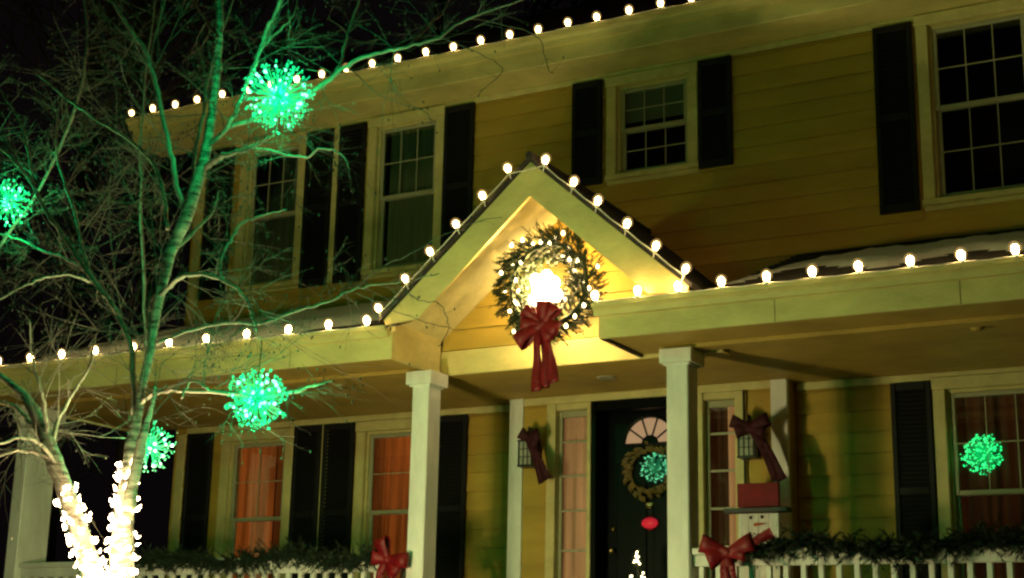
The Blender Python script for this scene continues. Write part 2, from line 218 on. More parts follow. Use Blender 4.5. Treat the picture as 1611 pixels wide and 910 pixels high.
# ------------------------------------------------------------------ mesh builder
class MB:
    def __init__(s): s.v = []; s.f = []
    def add(s, vs, fs):
        o = len(s.v); s.v += [tuple(v) for v in vs]; s.f += [tuple(i + o for i in f) for f in fs]; return s
    def box(s, x0, x1, y0, y1, z0, z1):
        return s.add([(x0, y0, z0), (x1, y0, z0), (x1, y1, z0), (x0, y1, z0), (x0, y0, z1), (x1, y0, z1), (x1, y1, z1), (x0, y1, z1)],
                     [(0, 3, 2, 1), (4, 5, 6, 7), (0, 1, 5, 4), (1, 2, 6, 5), (2, 3, 7, 6), (3, 0, 4, 7)])
    def bev(s, x0, x1, y0, y1, z0, z1, b=0.006):      # box with its four front (low y) edges chamfered
        a = [(x0, y1, z0), (x1, y1, z0), (x1, y1, z1), (x0, y1, z1)]
        c = [(x0, y0 + b, z0), (x1, y0 + b, z0), (x1, y0 + b, z1), (x0, y0 + b, z1)]
        e = [(x0 + b, y0, z0 + b), (x1 - b, y0, z0 + b), (x1 - b, y0, z1 - b), (x0 + b, y0, z1 - b)]
        f = [(8, 9, 10, 11), (0, 3, 2, 1)]
        for i in range(4):
            j = (i + 1) % 4; f += [(i, j, 4 + j, 4 + i), (4 + i, 4 + j, 8 + j, 8 + i)]
        return s.add(a + c + e, f)
    def prism_x(s, prof, x0, x1):                      # closed (y, z) profile swept along x
        n = len(prof)
        return s.add([(x0, y, z) for y, z in prof] + [(x1, y, z) for y, z in prof],
                     [tuple(range(n)), tuple(range(2 * n - 1, n - 1, -1))] + [(i, i + n, (i + 1) % n + n, (i + 1) % n) for i in range(n)])
    def prism_y(s, prof, y0, y1):                      # closed (x, z) profile swept along y
        n = len(prof)
        return s.add([(x, y0, z) for x, z in prof] + [(x, y1, z) for x, z in prof],
                     [tuple(range(n)), tuple(range(2 * n - 1, n - 1, -1))] + [(i, i + n, (i + 1) % n + n, (i + 1) % n) for i in range(n)])
    def tube(s, pts, rad, k=6, cap=True):
        pts = [Vector(p) for p in pts]; n = len(pts)
        if not hasattr(rad, '__len__'): rad = [rad] * n
        o = len(s.v); prev = None
        for i, p in enumerate(pts):
            t = (pts[min(i + 1, n - 1)] - pts[max(i - 1, 0)])
            t = t.normalized() if t.length > 1e-9 else Vector((0, 0, 1))
            if prev is None: a = t.orthogonal().normalized()
            else:
                a = prev - t * prev.dot(t); a = a.normalized() if a.length > 1e-6 else t.orthogonal().normalized()
            prev = a; b = t.cross(a)
            for j in range(k):
                w = 2 * math.pi * j / k; s.v.append(tuple(p + (a * math.cos(w) + b * math.sin(w)) * rad[i]))
        for i in range(n - 1):
            for j in range(k):
                j2 = (j + 1) % k; s.f.append((o + i * k + j, o + i * k + j2, o + (i + 1) * k + j2, o + (i + 1) * k + j))
        if cap: s.f.append(tuple(o + j for j in range(k))[::-1]); s.f.append(tuple(o + (n - 1) * k + j for j in range(k)))
        return s
    def lathe(s, prof, c, k=10):                       # (radius, z) profile about a vertical axis at c
        o = len(s.v)
        for r, z in prof:
            for j in range(k):
                w = 2 * math.pi * j / k; s.v.append((c[0] + r * math.cos(w), c[1] + r * math.sin(w), c[2] + z))
        for i in range(len(prof) - 1):
            for j in range(k):
                j2 = (j + 1) % k; s.f.append((o + i * k + j, o + i * k + j2, o + (i + 1) * k + j2, o + (i + 1) * k + j))
        return s
    def ball(s, c, r, k=8, h=5, sq=1.0):
        return s.lathe([(max(1e-4, r * math.sin(math.pi * i / h)), -r * sq * math.cos(math.pi * i / h)) for i in range(h + 1)], c, k)
    def ico(s, c, r):
        return s.add([(c[0] + r, c[1], c[2]), (c[0] - r, c[1], c[2]), (c[0], c[1] + r, c[2]), (c[0], c[1] - r, c[2]), (c[0], c[1], c[2] + r), (c[0], c[1], c[2] - r)],
                     [(0, 2, 4), (2, 1, 4), (1, 3, 4), (3, 0, 4), (2, 0, 5), (1, 2, 5), (3, 1, 5), (0, 3, 5)])
    def build(s, name, mat, parent=None, smooth=False, loc=(0, 0, 0)):
        me = D.meshes.new(name); me.from_pydata(s.v, [], s.f); me.update()
        if mat: me.materials.append(M[mat])
        if smooth: me.polygons.foreach_set('use_smooth', [True] * len(me.polygons))
        o = D.objects.new(name, me); link(o, parent); o.location = loc; return o
def link(o, parent=None):
    if o.name not in col.objects: col.objects.link(o)
    if parent is not None:
        o.parent = parent
        if parent.type == 'EMPTY': o.matrix_parent_inverse = Matrix.Translation(-parent.location)
    return o
def tag(o, label=None, cat=None, group=None, kind=None):
    if label: o['label'] = label
    if cat: o['category'] = cat
    if group: o['group'] = group
    if kind: o['kind'] = kind
    return o
def thing(name, label, cat, loc, group=None):
    o = D.objects.new(name, None); o.location = loc; o.empty_display_size = 0.1; col.objects.link(o)
    return tag(o, label, cat, group)
def lamp(name, loc, W, c, r, parent=None):
    l = D.lights.new(name, 'POINT'); l.energy = W; l.color = c; l.shadow_soft_size = r
    o = D.objects.new(name, l); o.location = loc; link(o, parent); return o
def copies(mesh_obj, name, locs, parent, rots=None):
    for i, p in enumerate(locs):
        o = mesh_obj if i == 0 else mesh_obj.copy()
        if i: link(o, parent)
        o.location = p
        if rots: o.rotation_euler = rots[i]
def smooth_path(pts, sub=5):                           # Catmull-Rom through (x,y,z,r)
    P = [Vector(p) for p in pts]; out = []
    for i in range(len(P) - 1):
        a = P[max(i - 1, 0)]; b = P[i]; c = P[i + 1]; d = P[min(i + 2, len(P) - 1)]
        for k in range(sub):
            t = k / sub
            out.append(0.5 * ((2 * b) + (c - a) * t + (2 * a - 5 * b + 4 * c - d) * t * t + (3 * b - a - 3 * c + d) * t ** 3))
    out.append(P[-1]); return out

# ------------------------------------------------------------------ dimensions (metres; the camera stands at the origin)
YF = 9.2       # porch fascia
YP = 9.65      # porch posts, front face
YW = 11.4      # house wall
YB = 11.2      # entry bay wall
ZC = 2.28      # porch ceiling
ZG = 2.50      # porch gutter top
XL, XR = -10.05, 2.6
ZFL = -0.12    # porch floor
ZE = 5.24      # upper soffit
GX, GZ = -4.94, 3.655  # gable apex
SL = 0.872     # gable slope
RS = 0.39      # porch roof slope

# ------------------------------------------------------------------ ground
g = MB(); nx, ny = 60, 60
def gz(x, y):
    t = min(1, max(0, (y - 1) / 7.5)); t = t * t * (3 - 2 * t)
    return -1.6 + 1.15 * t + 0.05 * noise.noise(Vector((x * 0.4, y * 0.4, 0)))
xs = [-90 + 150 * i / nx for i in range(nx + 1)]; ys = [-40 + 130 * j / ny for j in range(ny + 1)]
ys = sorted(set([-40, -20, -10, -5] + [-2 + 0.4 * k for k in range(34)] + [12 + 3 * k for k in range(28)]))
for y in ys:
    for x in xs: g.v.append((x, y, gz(x, y)))
w = len(xs)
for j in range(len(ys) - 1):
    for i in range(w - 1): g.f.append((j * w + i, j * w + i + 1, (j + 1) * w + i + 1, (j + 1) * w + i))
ground = g.build('ground', 'grass', None, True); tag(ground, kind='structure')

# ------------------------------------------------------------------ house
house = thing('house', 'two storey yellow clapboard house with black shutters and a white posted front porch', 'house', ((XL + XR) / 2, YW, -0.5))
# window openings: x0, x1 (glass and sash), z0, z1
WINS = {'upper_tall_a': (-9.38, -8.74, 3.67, 5.12), 'upper_tall_b': (-7.81, -7.13, 3.67, 5.12), 'upper_short': (-5.25, -4.57, 4.26, 5.09),
        'upper_tall_c': (-2.49, -1.72, 3.66, 5.13), 'low_a': (-9.38, -8.70, 0.62, 2.11), 'low_b': (-7.79, -7.10, 0.62, 2.12), 'low_c': (-2.50, -1.72, 0.62, 2.14)}
CAS = 0.095
def wall_mass(name, x0, x1, y0, y1, z0, z1, holes, parent):
    m = MB(); xsl = sorted({x0, x1} | {h[0] for h in holes} | {h[1] for h in holes})
    for a, b in zip(xsl, xsl[1:]):
        cuts = sorted([(h[2], h[3]) for h in holes if h[0] <= a + 1e-6 and h[1] >= b - 1e-6]); z = z0
        for c, d in cuts:
            if c > z: m.box(a, b, y0, y1, z, c)
            z = max(z, d)
        if z < z1: m.box(a, b, y0, y1, z, z1)
    return m.build(name, 'siding', parent)
holes = [WINS[k] for k in WINS]
EXPO = 0.165
def boards(parent, x0, x1, y, z0, z1, blocks, proud=0.027):
    z = z0
    while z < z1 - 0.01:
        zt = min(z + EXPO, z1); segs = [(x0, x1)]
        for bx0, bx1, bz0, bz1 in blocks:
            if bz0 < zt - 0.02 and bz1 > z + 0.02:
                ns = []
                for a, b in segs:
                    if bx1 <= a or bx0 >= b: ns.append((a, b)); continue
                    if bx0 > a: ns.append((a, bx0))
                    if bx1 < b: ns.append((bx1, b))
                segs = ns
        for a, b in segs:
            if b - a < 0.03: continue
            cutsx = [a]; L = b - a
            if L > 2.4: cutsx += [a + L * (0.35 + 0.3 * rnd.random())]
            cutsx.append(b)
            for p, q in zip(cutsx, cutsx[1:]):
                pr = proud + rnd.uniform(-0.002, 0.002)
                MB().prism_x([(y - 0.001, z + 0.013), (y - pr, z + 0.011), (y - pr + 0.001, z + 0.016), (y - 0.005, zt + 0.006), (y - 0.001, zt + 0.006)], p + 0.001, q - 0.001).build('siding_board', 'siding', parent)
        z += EXPO
def casing(k):
    a, b, c, d = WINS[k]; return (a - CAS - 0.01, b + CAS + 0.01, c - 0.09, d + CAS)
SH = [(-9.90, -9.58, 0), (-8.59, -8.28, 0), (-8.25, -7.90, 0), (-7.00, -6.69, 0), (-2.91, -2.60, 0), (-1.62, -1.30, 0),
      (-9.90, -9.56, 1), (-8.64, -8.32, 1), (-8.24, -7.93, 1), (-7.03, -6.71, 1), (-5.68, -5.385, 2), (-4.465, -4.16, 2), (-2.93, -2.615, 1), (-1.60, -1.28, 1)]
uw = wall_mass('upper_wall', XL, XR, YW, YW + 0.16, 2.55, 5.30, [h for h in holes if h[2] > 3], house)
lw = wall_mass('lower_wall', XL, XR, YW, YW + 0.16, -0.5, 2.548, [h for h in holes if h[2] < 3] + [(-6.14, -3.70, -0.2, 2.27)], house)
ub = [casing(k) for k in WINS if 'upper' in k]
boards(uw, XL + 0.1, XR, YW, 3.33, 5.18, ub)
lb = [casing(k) for k in WINS if 'low' in k] + [(-6.17, -3.67, -0.2, 2.28)]
boards(lw, XL + 0.1, XR, YW, 0.03, 2.21, lb)
MB().bev(XL, XL + 0.1, YW - 0.03, YW, 3.1, 5.2).bev(XL, XL + 0.1, YW - 0.03, YW, -0.2, 2.22).build('corner_board', 'trim', house)
MB().box(XL - 0.02, XL, YW - 0.03, YW + 7, -0.5, 5.24).build('side_wall', 'siding', house)
MB().box(XR, XR + 0.02, YW, YW + 7, -0.5, 5.24).build('side_wall', 'siding', house)
MB().bev(XL + 0.11, XR, YW - 0.028, YW - 0.003, 5.185, 5.238).build('frieze_board', 'trim', house)
MB().bev(XL + 0.11, -6.17, YW - 0.03, YW - 0.003, 2.215, 2.278).build('frieze_board', 'trim', house)
MB().bev(-3.67, XR, YW - 0.03, YW - 0.003, 2.215, 2.278).build('frieze_board', 'trim', house)
# pale vertical board between the two neighbouring shutters
for z0, z1, xa in ((3.6, 5.18, -8.315), (0.5, 2.21, -8.275)):
    MB().bev(xa, xa + 0.07, YW - 0.045, YW - 0.022, z0, z1).build('mullion_board', 'trim', house)

# ---- windows
def curtain(parent, mat, x0, x1, y, z0, z1, folds, amp=0.018, seed=1):
    r = random.Random(seed); n = 40; m = MB(); ph = r.random() * 6
    for zz in (z0, (z0 + z1) / 2, z1):
        for i in range(n + 1):
            t = i / n; m.v.append((x0 + (x1 - x0) * t, y + amp * math.sin(t * folds * 6.28 + ph + 0.4 * math.sin(t * 9 + zz)), zz))
    for j in range(2):
        for i in range(n): m.f.append((j * (n + 1) + i, j * (n + 1) + i + 1, (j + 1) * (n + 1) + i + 1, (j + 1) * (n + 1) + i))
    return m.build('curtain', mat, parent, True)
def window(key, zm, cols, rows, curtains, lower_muntins=True, blind=False):
    x0, x1, z0, z1 = WINS[key]; y = YW
    fr = MB()
    c = CAS
    fr.bev(x0 - c, x0, y - 0.046, y + 0.002, z0, z1 + 0.002).bev(x1, x1 + c, y - 0.046, y + 0.002, z0, z1 + 0.002)
    fr.bev(x0 - c - 0.01, x1 + c + 0.01, y - 0.052, y + 0.001, z1 + 0.003, z1 + c)
    fr.bev(x0 - c - 0.01, x1 + c + 0.01, y - 0.060, y + 0.001, z0 - 0.05, z0 - 0.001).bev(x0 - c, x1 + c, y - 0.034, y + 0.001, z0 - 0.09, z0 - 0.051)
    W = fr.build('window', 'trim', house)
    jb = MB(); t = 0.022
    jb.box(x0, x0 + t, y + 0.003, y + 0.12, z0, z1).box(x1 - t, x1, y + 0.003, y + 0.12, z0, z1).box(x0 + t, x1 - t, y + 0.003, y + 0.12, z1 - t, z1).box(x0 + t, x1 - t, y + 0.003, y + 0.12, z0, z0 + t)
    jb.build('jamb', 'trim', W)
    a, b = x0 + t, x1 - t
    for (p, q, yy, up) in ((zm - 0.018, z1 - t, y + 0.018, True), (z0 + t, zm + 0.016, y + 0.05, False)):
        s = MB(); s_ = 0.036
        s.bev(a, a + s_, yy, yy + 0.028, p, q).bev(b - s_, b, yy, yy + 0.028, p, q)
        s.bev(a + s_, b - s_, yy + 0.001, yy + 0.028, q - s_, q).bev(a + s_, b - s_, yy + 0.001, yy + 0.028, p, p + s_)
        s.build('sash', 'sash', W)
        MB().box(a + s_, b - s_, yy + 0.014, yy + 0.018, p + s_, q - s_).build('pane', 'glass', W)
        if up or lower_muntins:
            for i in range(1, cols):
                xx = a + s_ + (b - a - 2 * s_) * i / cols; MB().box(xx - 0.0042, xx + 0.0042, yy + 0.006, yy + 0.013, p + s_, q - s_).build('muntin', 'sash', W)
            for i in range(1, rows):
                zz = p + s_ + (q - p - 2 * s_) * i / rows; MB().box(a + s_, b - s_, yy + 0.0045, yy + 0.0125, zz - 0.0042, zz + 0.0042).build('muntin', 'sash', W)
    rm = MB(); rm.add([(x0, y + 0.161, z0), (x1, y + 0.161, z0), (x1, y + 0.161, z1), (x0, y + 0.161, z1), (x0, y + 0.8, z0), (x1, y + 0.8, z0), (x1, y + 0.8, z1), (x0, y + 0.8, z1)],
                      [(4, 5, 6, 7), (0, 1, 5, 4), (1, 2, 6, 5), (2, 3, 7, 6), (3, 0, 4, 7)])
    rm.build('room_recess', 'room', W)
    for i, (mat, f0, f1, folds) in enumerate(curtains):
        curtain(W, mat, x0 + (x1 - x0) * f0, x0 + (x1 - x0) * f1, y + 0.115 + 0.03 * (i % 2), z0 + 0.01, z1 - 0.03, folds, seed=hash(key) % 97 + i if False else len(key) * 7 + i)
    if blind:
        bm = MB()
        for k in range(9): bm.box(x0 + 0.03, x1 - 0.03, y + 0.10, y + 0.112, z1 - 0.03 - 0.032 * (k + 1) + 0.004, z1 - 0.03 - 0.032 * k)
        bm.build('blind', 'cur_grey', W)
    return W
window('upper_tall_a', 4.40, 3, 2, [('cur_grey', 0.05, 0.95, 7)], False)
window('upper_tall_b', 4.40, 3, 2, [('cur_grey', 0.12, 0.97, 7)], False)
window('upper_short', 4.68, 3, 2, [], True, True)
window('upper_tall_c', 4.43, 3, 2, [], True, False)
window('low_a', 1.36, 2, 2, [('cur_orange', 0.05, 0.68, 5), ('cur_dull', 0.66, 0.98, 3)], False)
window('low_b', 1.38, 1, 2, [('cur_dull', 0.0, 0.22, 2), ('cur_orange', 0.14, 0.78, 6), ('cur_dull', 0.76, 1.0, 2)], False)
window('low_c', 1.36, 3, 2, [('cur_brown', 0.02, 0.98, 8)], False)

# ---- shutters: stiles, rails and a bank of louvres
def shutter(x0, x1, z0, z1):
    m = MB(); y1 = YW - 0.031; y0 = y1 - 0.034; s = 0.042; zm = (z0 + z1) / 2
    m.bev(x0, x0 + s, y0, y1, z0, z1).bev(x1 - s, x1, y0, y1, z0, z1)
    for a, b in ((z0, z0 + 0.07), (zm - 0.03, zm + 0.03), (z1 - 0.06, z1)): m.bev(x0 + s, x1 - s, y0 + 0.001, y1, a, b)
    m.box(x0 + 0.01, x1 - 0.01, y1 - 0.002, y1 + 0.002, z0 + 0.01, z1 - 0.01)
    o = m.build('shutter', 'shutter', house); l = MB()
    for a, b in ((z0 + 0.07, zm - 0.03), (zm + 0.03, z1 - 0.06)):
        n = int((b - a) / 0.034)
        for k in range(n):
            z = a + (b - a) * k / n; l.prism_x([(y0 + 0.006, z), (y0 + 0.011, z), (y1 - 0.003, z + 0.032), (y1 - 0.008, z + 0.032)], x0 + s, x1 - s)
    l.build('louvre_bank', 'shutter', o)
for x0, x1, f in SH:
    z0, z1 = ((0.55, 2.21), (3.58, 5.18), (4.19, 5.178))[f]; shutter(x0, x1, z0, z1)

# ---- upper eave: soffit, fascia, gutter and main roof
MB().box(XL - 0.55, XR, 10.985, YW + 0.02, 5.24, 5.252).build('upper_soffit', 'fascia', house)
MB().bev(XL - 0.56, XR, 10.955, 10.984, 5.232, 5.40).build('upper_fascia', 'fascia', house)
def gutter(x0, x1, yb, zt, h=0.105, d=0.10):
    m = MB(); m.prism_x([(yb - 0.001, zt - h), (yb - d * 0.42, zt - h), (yb - d * 0.50, zt - h * 0.62), (yb - d * 0.74, zt - h * 0.42), (yb - d * 0.97, zt - h * 0.36), (yb - d, zt), (yb - d + 0.012, zt + 0.002), (yb - d + 0.014, zt - 0.012), (yb - 0.001, zt - 0.02)], x0, x1)
    return m.build('gutter', 'fascia', house)
gutter(XL - 0.58, XR, 10.954, 5.49)
m = MB(); m.prism_x([(10.93, 5.475), (11.0, 5.402), (15.2, 7.85), (19.4, 5.4), (19.4, 5.5), (15.2, 7.97)], XL - 0.55, XR); m.build('main_roof', 'shingle', house)

# ---- porch roof with stepped shingle courses
def course_roof(name, x0, x1, y0, z0, y1, slope):
    m = MB(); n = int((y1 - y0) / 0.13); L = (y1 - y0) / n; r = random.Random(5)
    for i in range(n):
        a = y0 + L * i; b = a + L + 0.02; za = z0 + slope * (a - y0); zb = z0 + slope * (b - y0); x = x0
        while x < x1 - 0.01:
            xe = min(x1, x + r.uniform(0.2, 0.34)); t = 0.014 + r.uniform(0, 0.006)
            m.prism_x([(a, za), (a, za + t), (b, zb + 0.003), (b, zb)], x, xe - 0.004); x = xe
    o = m.build(name, 'shingle', house); o['kind'] = 'stuff'; return o
course_roof('porch_shingles', -10.62, -6.22, YF + 0.005, ZG - 0.012, YW - 0.02, RS)
course_roof('porch_shingles', -3.60, XR, YF + 0.005, ZG - 0.012, YW - 0.02, RS)
MB().prism_x([(YF + 0.035, ZG - 0.027), (YW, ZG - 0.04 + RS * 2.2), (YW, ZG - 0.12 + RS * 2.2), (YF + 0.035, ZG - 0.107)], -10.6, -6.10).build('porch_roof_deck', 'fascia', house)
MB().prism_x([(YF + 0.035, ZG - 0.027), (YW, ZG - 0.04 + RS * 2.2), (YW, ZG - 0.12 + RS * 2.2), (YF + 0.035, ZG - 0.107)], -3.70, XR).build('porch_roof_deck', 'fascia', house)
MB().box(-10.55, XR, 9.93, YW, ZC, ZC + 0.012).box(-10.55, -6.1, YF + 0.03, 9.93, ZC, ZC + 0.012).box(-4.38, XR, YF + 0.03, 9.93, ZC, ZC + 0.012).build('porch_ceiling', 'ceiling', house)
MB().box(-10.6, -6.1, YF, YF + 0.03, ZC - 0.02, ZG - 0.03).build('porch_fascia', 'fascia', house)
MB().box(-4.38, XR, YF, YF + 0.03, ZC - 0.02, ZG - 0.03).build('porch_fascia', 'fascia', house)
MB().prism_y([(-6.13, ZC - 0.02), (-6.099, ZC - 0.02), (-6.099, ZG + 0.1), (-6.13, ZG + 0.1)], YF + 0.031, 9.90).build('porch_roof_return', 'fascia', house)
MB().box(-4.38, -4.35, YF + 0.031, 9.90, ZC - 0.02, ZG).build('porch_roof_return', 'flash', house)  # dark colour paints the shade on the underside edge of this return
gutter(-10.62, -6.12, YF - 0.001, ZG, 0.075, 0.085)
gutter(-4.40, XR, YF - 0.001, ZG, 0.085, 0.085)
for x in (-8.85, -7.05, -3.1, -1.9): MB().box(x, x + 0.004, YF - 0.0015, YF + 0.001, ZC - 0.02, ZG - 0.09).build('fascia_seam', 'flash', house)
# beam ring over the posts
for x0, x1 in ((-10.45, -6.14), (-4.13, XR)): MB().box(x0, x1, YP + 0.03, YP + 0.17, ZC - 0.03, ZC - 0.001).build('porch_beam', 'ceiling', house)
MB().box(-4.12, -4.0, YP + 0.17, 9.89, ZC - 0.05, ZC - 0.001).build('porch_beam', 'flash', house)
# porch end (left)
MB().box(-10.60, -10.57, YF, YW + 0.1, ZC - 0.02, ZG - 0.03).build('porch_fascia', 'fascia', house)
# recessed can light and a detector in the porch ceiling (both unlit)
MB().lathe([(0.001, -0.003), (0.055, -0.003), (0.075, -0.012), (0.08, 0)], (-4.97, 10.59, ZC), 20).build('ceiling_light', 'sash', house, True)
MB().lathe([(0.001, -0.035), (0.035, -0.035), (0.045, -0.02), (0.05, 0)], (-1.95, 9.92, ZC), 16).build('detector', 'ceiling', house, True)
# floor and skirt
MB().box(-10.5, XR, 9.45, YW, ZFL - 0.05, ZFL).build('porch_floor', 'floor', house)
MB().box(-10.45, XR, 9.5, 9.53, -1.2, ZFL - 0.051).build('porch_skirt', 'white', house)

# ---- cross gable
gab = MB(); yg = 9.93
zb = ZC - 0.03
gab.add([(-6.098, yg, zb), (-3.72, yg, zb), (-3.72, yg, GZ - 0.12 - SL * 1.22), (GX, yg, GZ - 0.10), (-6.098, yg, GZ - 0.10 - SL * 1.158),
         (-6.098, yg + 0.1, zb), (-3.72, yg + 0.1, zb), (-3.72, yg + 0.1, GZ - 0.12 - SL * 1.22), (GX, yg + 0.1, GZ - 0.10), (-6.098, yg + 0.1, GZ - 0.10 - SL * 1.158)],
        [(0, 1, 2, 3, 4), (9, 8, 7, 6, 5), (0, 4, 9, 5), (1, 6, 7, 2), (0, 5, 6, 1)])
gw = gab.build('gable_wall', 'siding', house)
z = ZC + 0.17
MB().bev(-6.097, -3.73, yg - 0.028, yg - 0.001, zb, ZC + 0.165).build('frieze_board', 'fascia', house)
while z < GZ - 0.2:
    zt = z + EXPO; hw = lambda q: max(0, (GZ - 0.12 - q) / SL)
    a0 = max(-6.096, GX - hw(z)); b0 = min(-3.73, GX + hw(z)); a1 = max(-6.096, GX - hw(zt)); b1 = min(-3.73, GX + hw(zt))
    if b1 - a1 < 0.02: a1 = b1 = GX
    MB().add([(a0, yg - 0.019, z + 0.002), (b0, yg - 0.019, z + 0.002), (b1, yg - 0.004, zt), (a1, yg - 0.004, zt), (a0, yg - 0.001, z + 0.002), (b0, yg - 0.001, z + 0.002)],
             [(0, 1, 2, 3), (0, 4, 5, 1)]).build('siding_board', 'siding', gw)
    z = zt
def rake(sx):
    x1 = GX + sx * 1.24; W_ = 0.275
    m = MB(); m.prism_y([(GX, GZ - 0.012), (x1, GZ - 0.012 - SL * 1.24), (x1 - sx * 0.02, GZ - 0.012 - SL * 1.24 - 0.06 + 0.02), (x1 - sx * 0.30, GZ - SL * 1.24 - 0.03 + 0.0), (GX, GZ - W_)], YF - 0.006, YF + 0.022)
    m.build('rake_board', 'fascia', house)
    # soffit under the overhang
    zo = 0.13
    s = MB(); s.prism_y([(GX + sx * 0.004, GZ - zo), (x1, GZ - zo - SL * 1.24 + 0.03), (x1, GZ - zo - SL * 1.24 + 0.045), (GX + sx * 0.004, GZ - zo + 0.015)], YF + 0.023, yg - 0.001 if True else 0)
    s.build('rake_soffit', 'trim', house)
    # roof plane back to the house wall, with a dark drip edge
    r = MB(); r.prism_y([(GX, GZ - 0.005), (x1 + sx * 0.03, GZ - 0.005 - SL * 1.27), (x1 + sx * 0.03, GZ + 0.030 - SL * 1.27), (GX, GZ + 0.030)], YF - 0.03, YW - 0.03)
    r.build('gable_roof', 'shingle', house)
rake(-1); rake(1)
MB().tube([(GX, YF - 0.035, GZ + 0.035), (GX, YW - 0.03, GZ + 0.035)], 0.03, 6).build('ridge_cap', 'shingle', house)
# hanging drip edge along the left return
MB().add([(-6.098, YF - 0.02, ZG + 0.0), (-6.098, 9.90, ZG + 0.27), (-6.05, 9.90, ZG + 0.27), (-6.05, YF - 0.02, ZG), (-6.098, YF - 0.02, ZG + 0.02), (-6.098, 9.90, ZG + 0.29), (-6.05, 9.90, ZG + 0.29), (-6.05, YF - 0.02, ZG + 0.02)],
         [(0, 3, 2, 1), (4, 5, 6, 7), (0, 4, 7, 3), (3, 7, 6, 2), (2, 6, 5, 1), (1, 5, 4, 0)]).build('drip_edge', 'flash', house)
MB().prism_y([(-6.13, ZC), (-6.1005, ZC), (-6.1005, ZG + 0.27), (-6.13, ZG + 0.27)], 9.3, 9.9).build('porch_roof_return', 'fascia', house)

# ---- posts
def post(x0, x1, y0, y1):
    c = (x0 + x1) / 2; m = MB()
    m.bev(x0, x1, y0, y1, ZFL, ZC - 0.12, 0.008).bev(x0 - 0.04, x1 + 0.04, y0 - 0.04, y1 + 0.04, ZC - 0.135, ZC - 0.031, 0.006)
    m.box(x0 - 0.015, x1 + 0.015, y0 - 0.015, y1 + 0.015, ZC - 0.15, ZC - 0.136).bev(x0 - 0.03, x1 + 0.03, y0 - 0.03, y1 + 0.03, ZFL + 0.001, 0.08, 0.006)
    return m.build('post', 'white', house)
post(-6.205, -6.055, YP + 0.02, YP + 0.20); post(-4.07, -3.905, YP + 0.02, YP + 0.20); post(-1.25, -1.09, YP + 0.02, YP + 0.20)
post(-10.44, -10.30, YP + 0.02, YP + 0.37)

# ---- railings: top rail, bottom rail, balusters
def railing(x0, x1, y):
    m = MB(); m.bev(x0, x1, y - 0.045, y + 0.045, 0.80, 0.845).bev(x0, x1, y - 0.02, y + 0.02, 0.72, 0.799).bev(x0, x1, y - 0.02, y + 0.02, -0.02, 0.05)
    o = m.build('railing', 'white', house); n = int((x1 - x0) / 0.118); b = None
    proto = MB().bev(-0.018, 0.018, -0.018, 0.018, 0.05, 0.72, 0.003).build('baluster', 'white', o)
    copies(proto, 'baluster', [(x0 + (x1 - x0) * (k + 0.5) / n, y, 0) for k in range(n)], o)
railing(-10.29, -6.21, YP + 0.09); railing(-3.90, -1.26, YP + 0.09)
m = MB(); xe = -10.36
m.box(xe - 0.04, xe + 0.04, YP + 0.38, YW - 0.04, 0.80, 0.845).box(xe - 0.02, xe + 0.02, YP + 0.38, YW - 0.04, 0.72, 0.799).box(xe - 0.02, xe + 0.02, YP + 0.38, YW - 0.04, -0.02, 0.05)
o = m.build('railing', 'white', house)
proto = MB().bev(-0.018, 0.018, -0.018, 0.018, 0.05, 0.72, 0.003).build('baluster', 'white', o)
copies(proto, 'baluster', [(xe, YP + 0.48 + 0.118 * k, 0) for k in range(11)], o)

# ---- entry bay: pilasters, header, sidelights and door
def bx(name, mat, x0, x1, y0, y1, z0, z1, par=house, b=0.005): return MB().bev(x0, x1, y0, y1, z0, z1, b).build(name, mat, par)
bx('pilaster', 'white', -6.165, -6.03, YB - 0.03, YB + 0.02, ZFL, ZC - 0.001)
bx('pilaster', 'white', -3.815, -3.68, YB - 0.03, YB + 0.02, ZFL, ZC - 0.001)
for a, b in ((-6.16, -6.14), (-3.70, -3.682)): MB().box(a, b, YB + 0.02, YW, ZFL, ZC - 0.001).build('bay_side', 'siding', house)
bay = MB(); bay.box(-6.03, -5.80, YB, YW, ZFL, ZC - 0.001).box(-4.04, -3.815, YB, YW, ZFL, ZC - 0.001)
bay.box(-5.80, -4.04, YB, YW, 2.235, ZC - 0.001); bw = bay.build('bay_wall', 'siding', house)
boards(bw, -6.03, -5.80, YB, 0.03, 2.21, [], 0.018); boards(bw, -4.04, -3.815, YB, 0.03, 2.21, [], 0.018)
bx('header_board', 'trim', -6.029, -3.816, YB - 0.026, YB - 0.001, 2.212, ZC - 0.002)
for a, b in ((-5.80, -5.715), (-5.42, -5.385), (-4.455, -4.385), (-4.115, -4.04)):
    bx('door_casing', 'trim', a, b, YB - 0.035, YB + 0.16, ZFL, 2.21)
for a, b in ((-5.714, -5.421), (-4.384, -4.116)): bx('door_casing', 'trim', a, b, YB - 0.022, YB + 0.16, 2.155, 2.211)
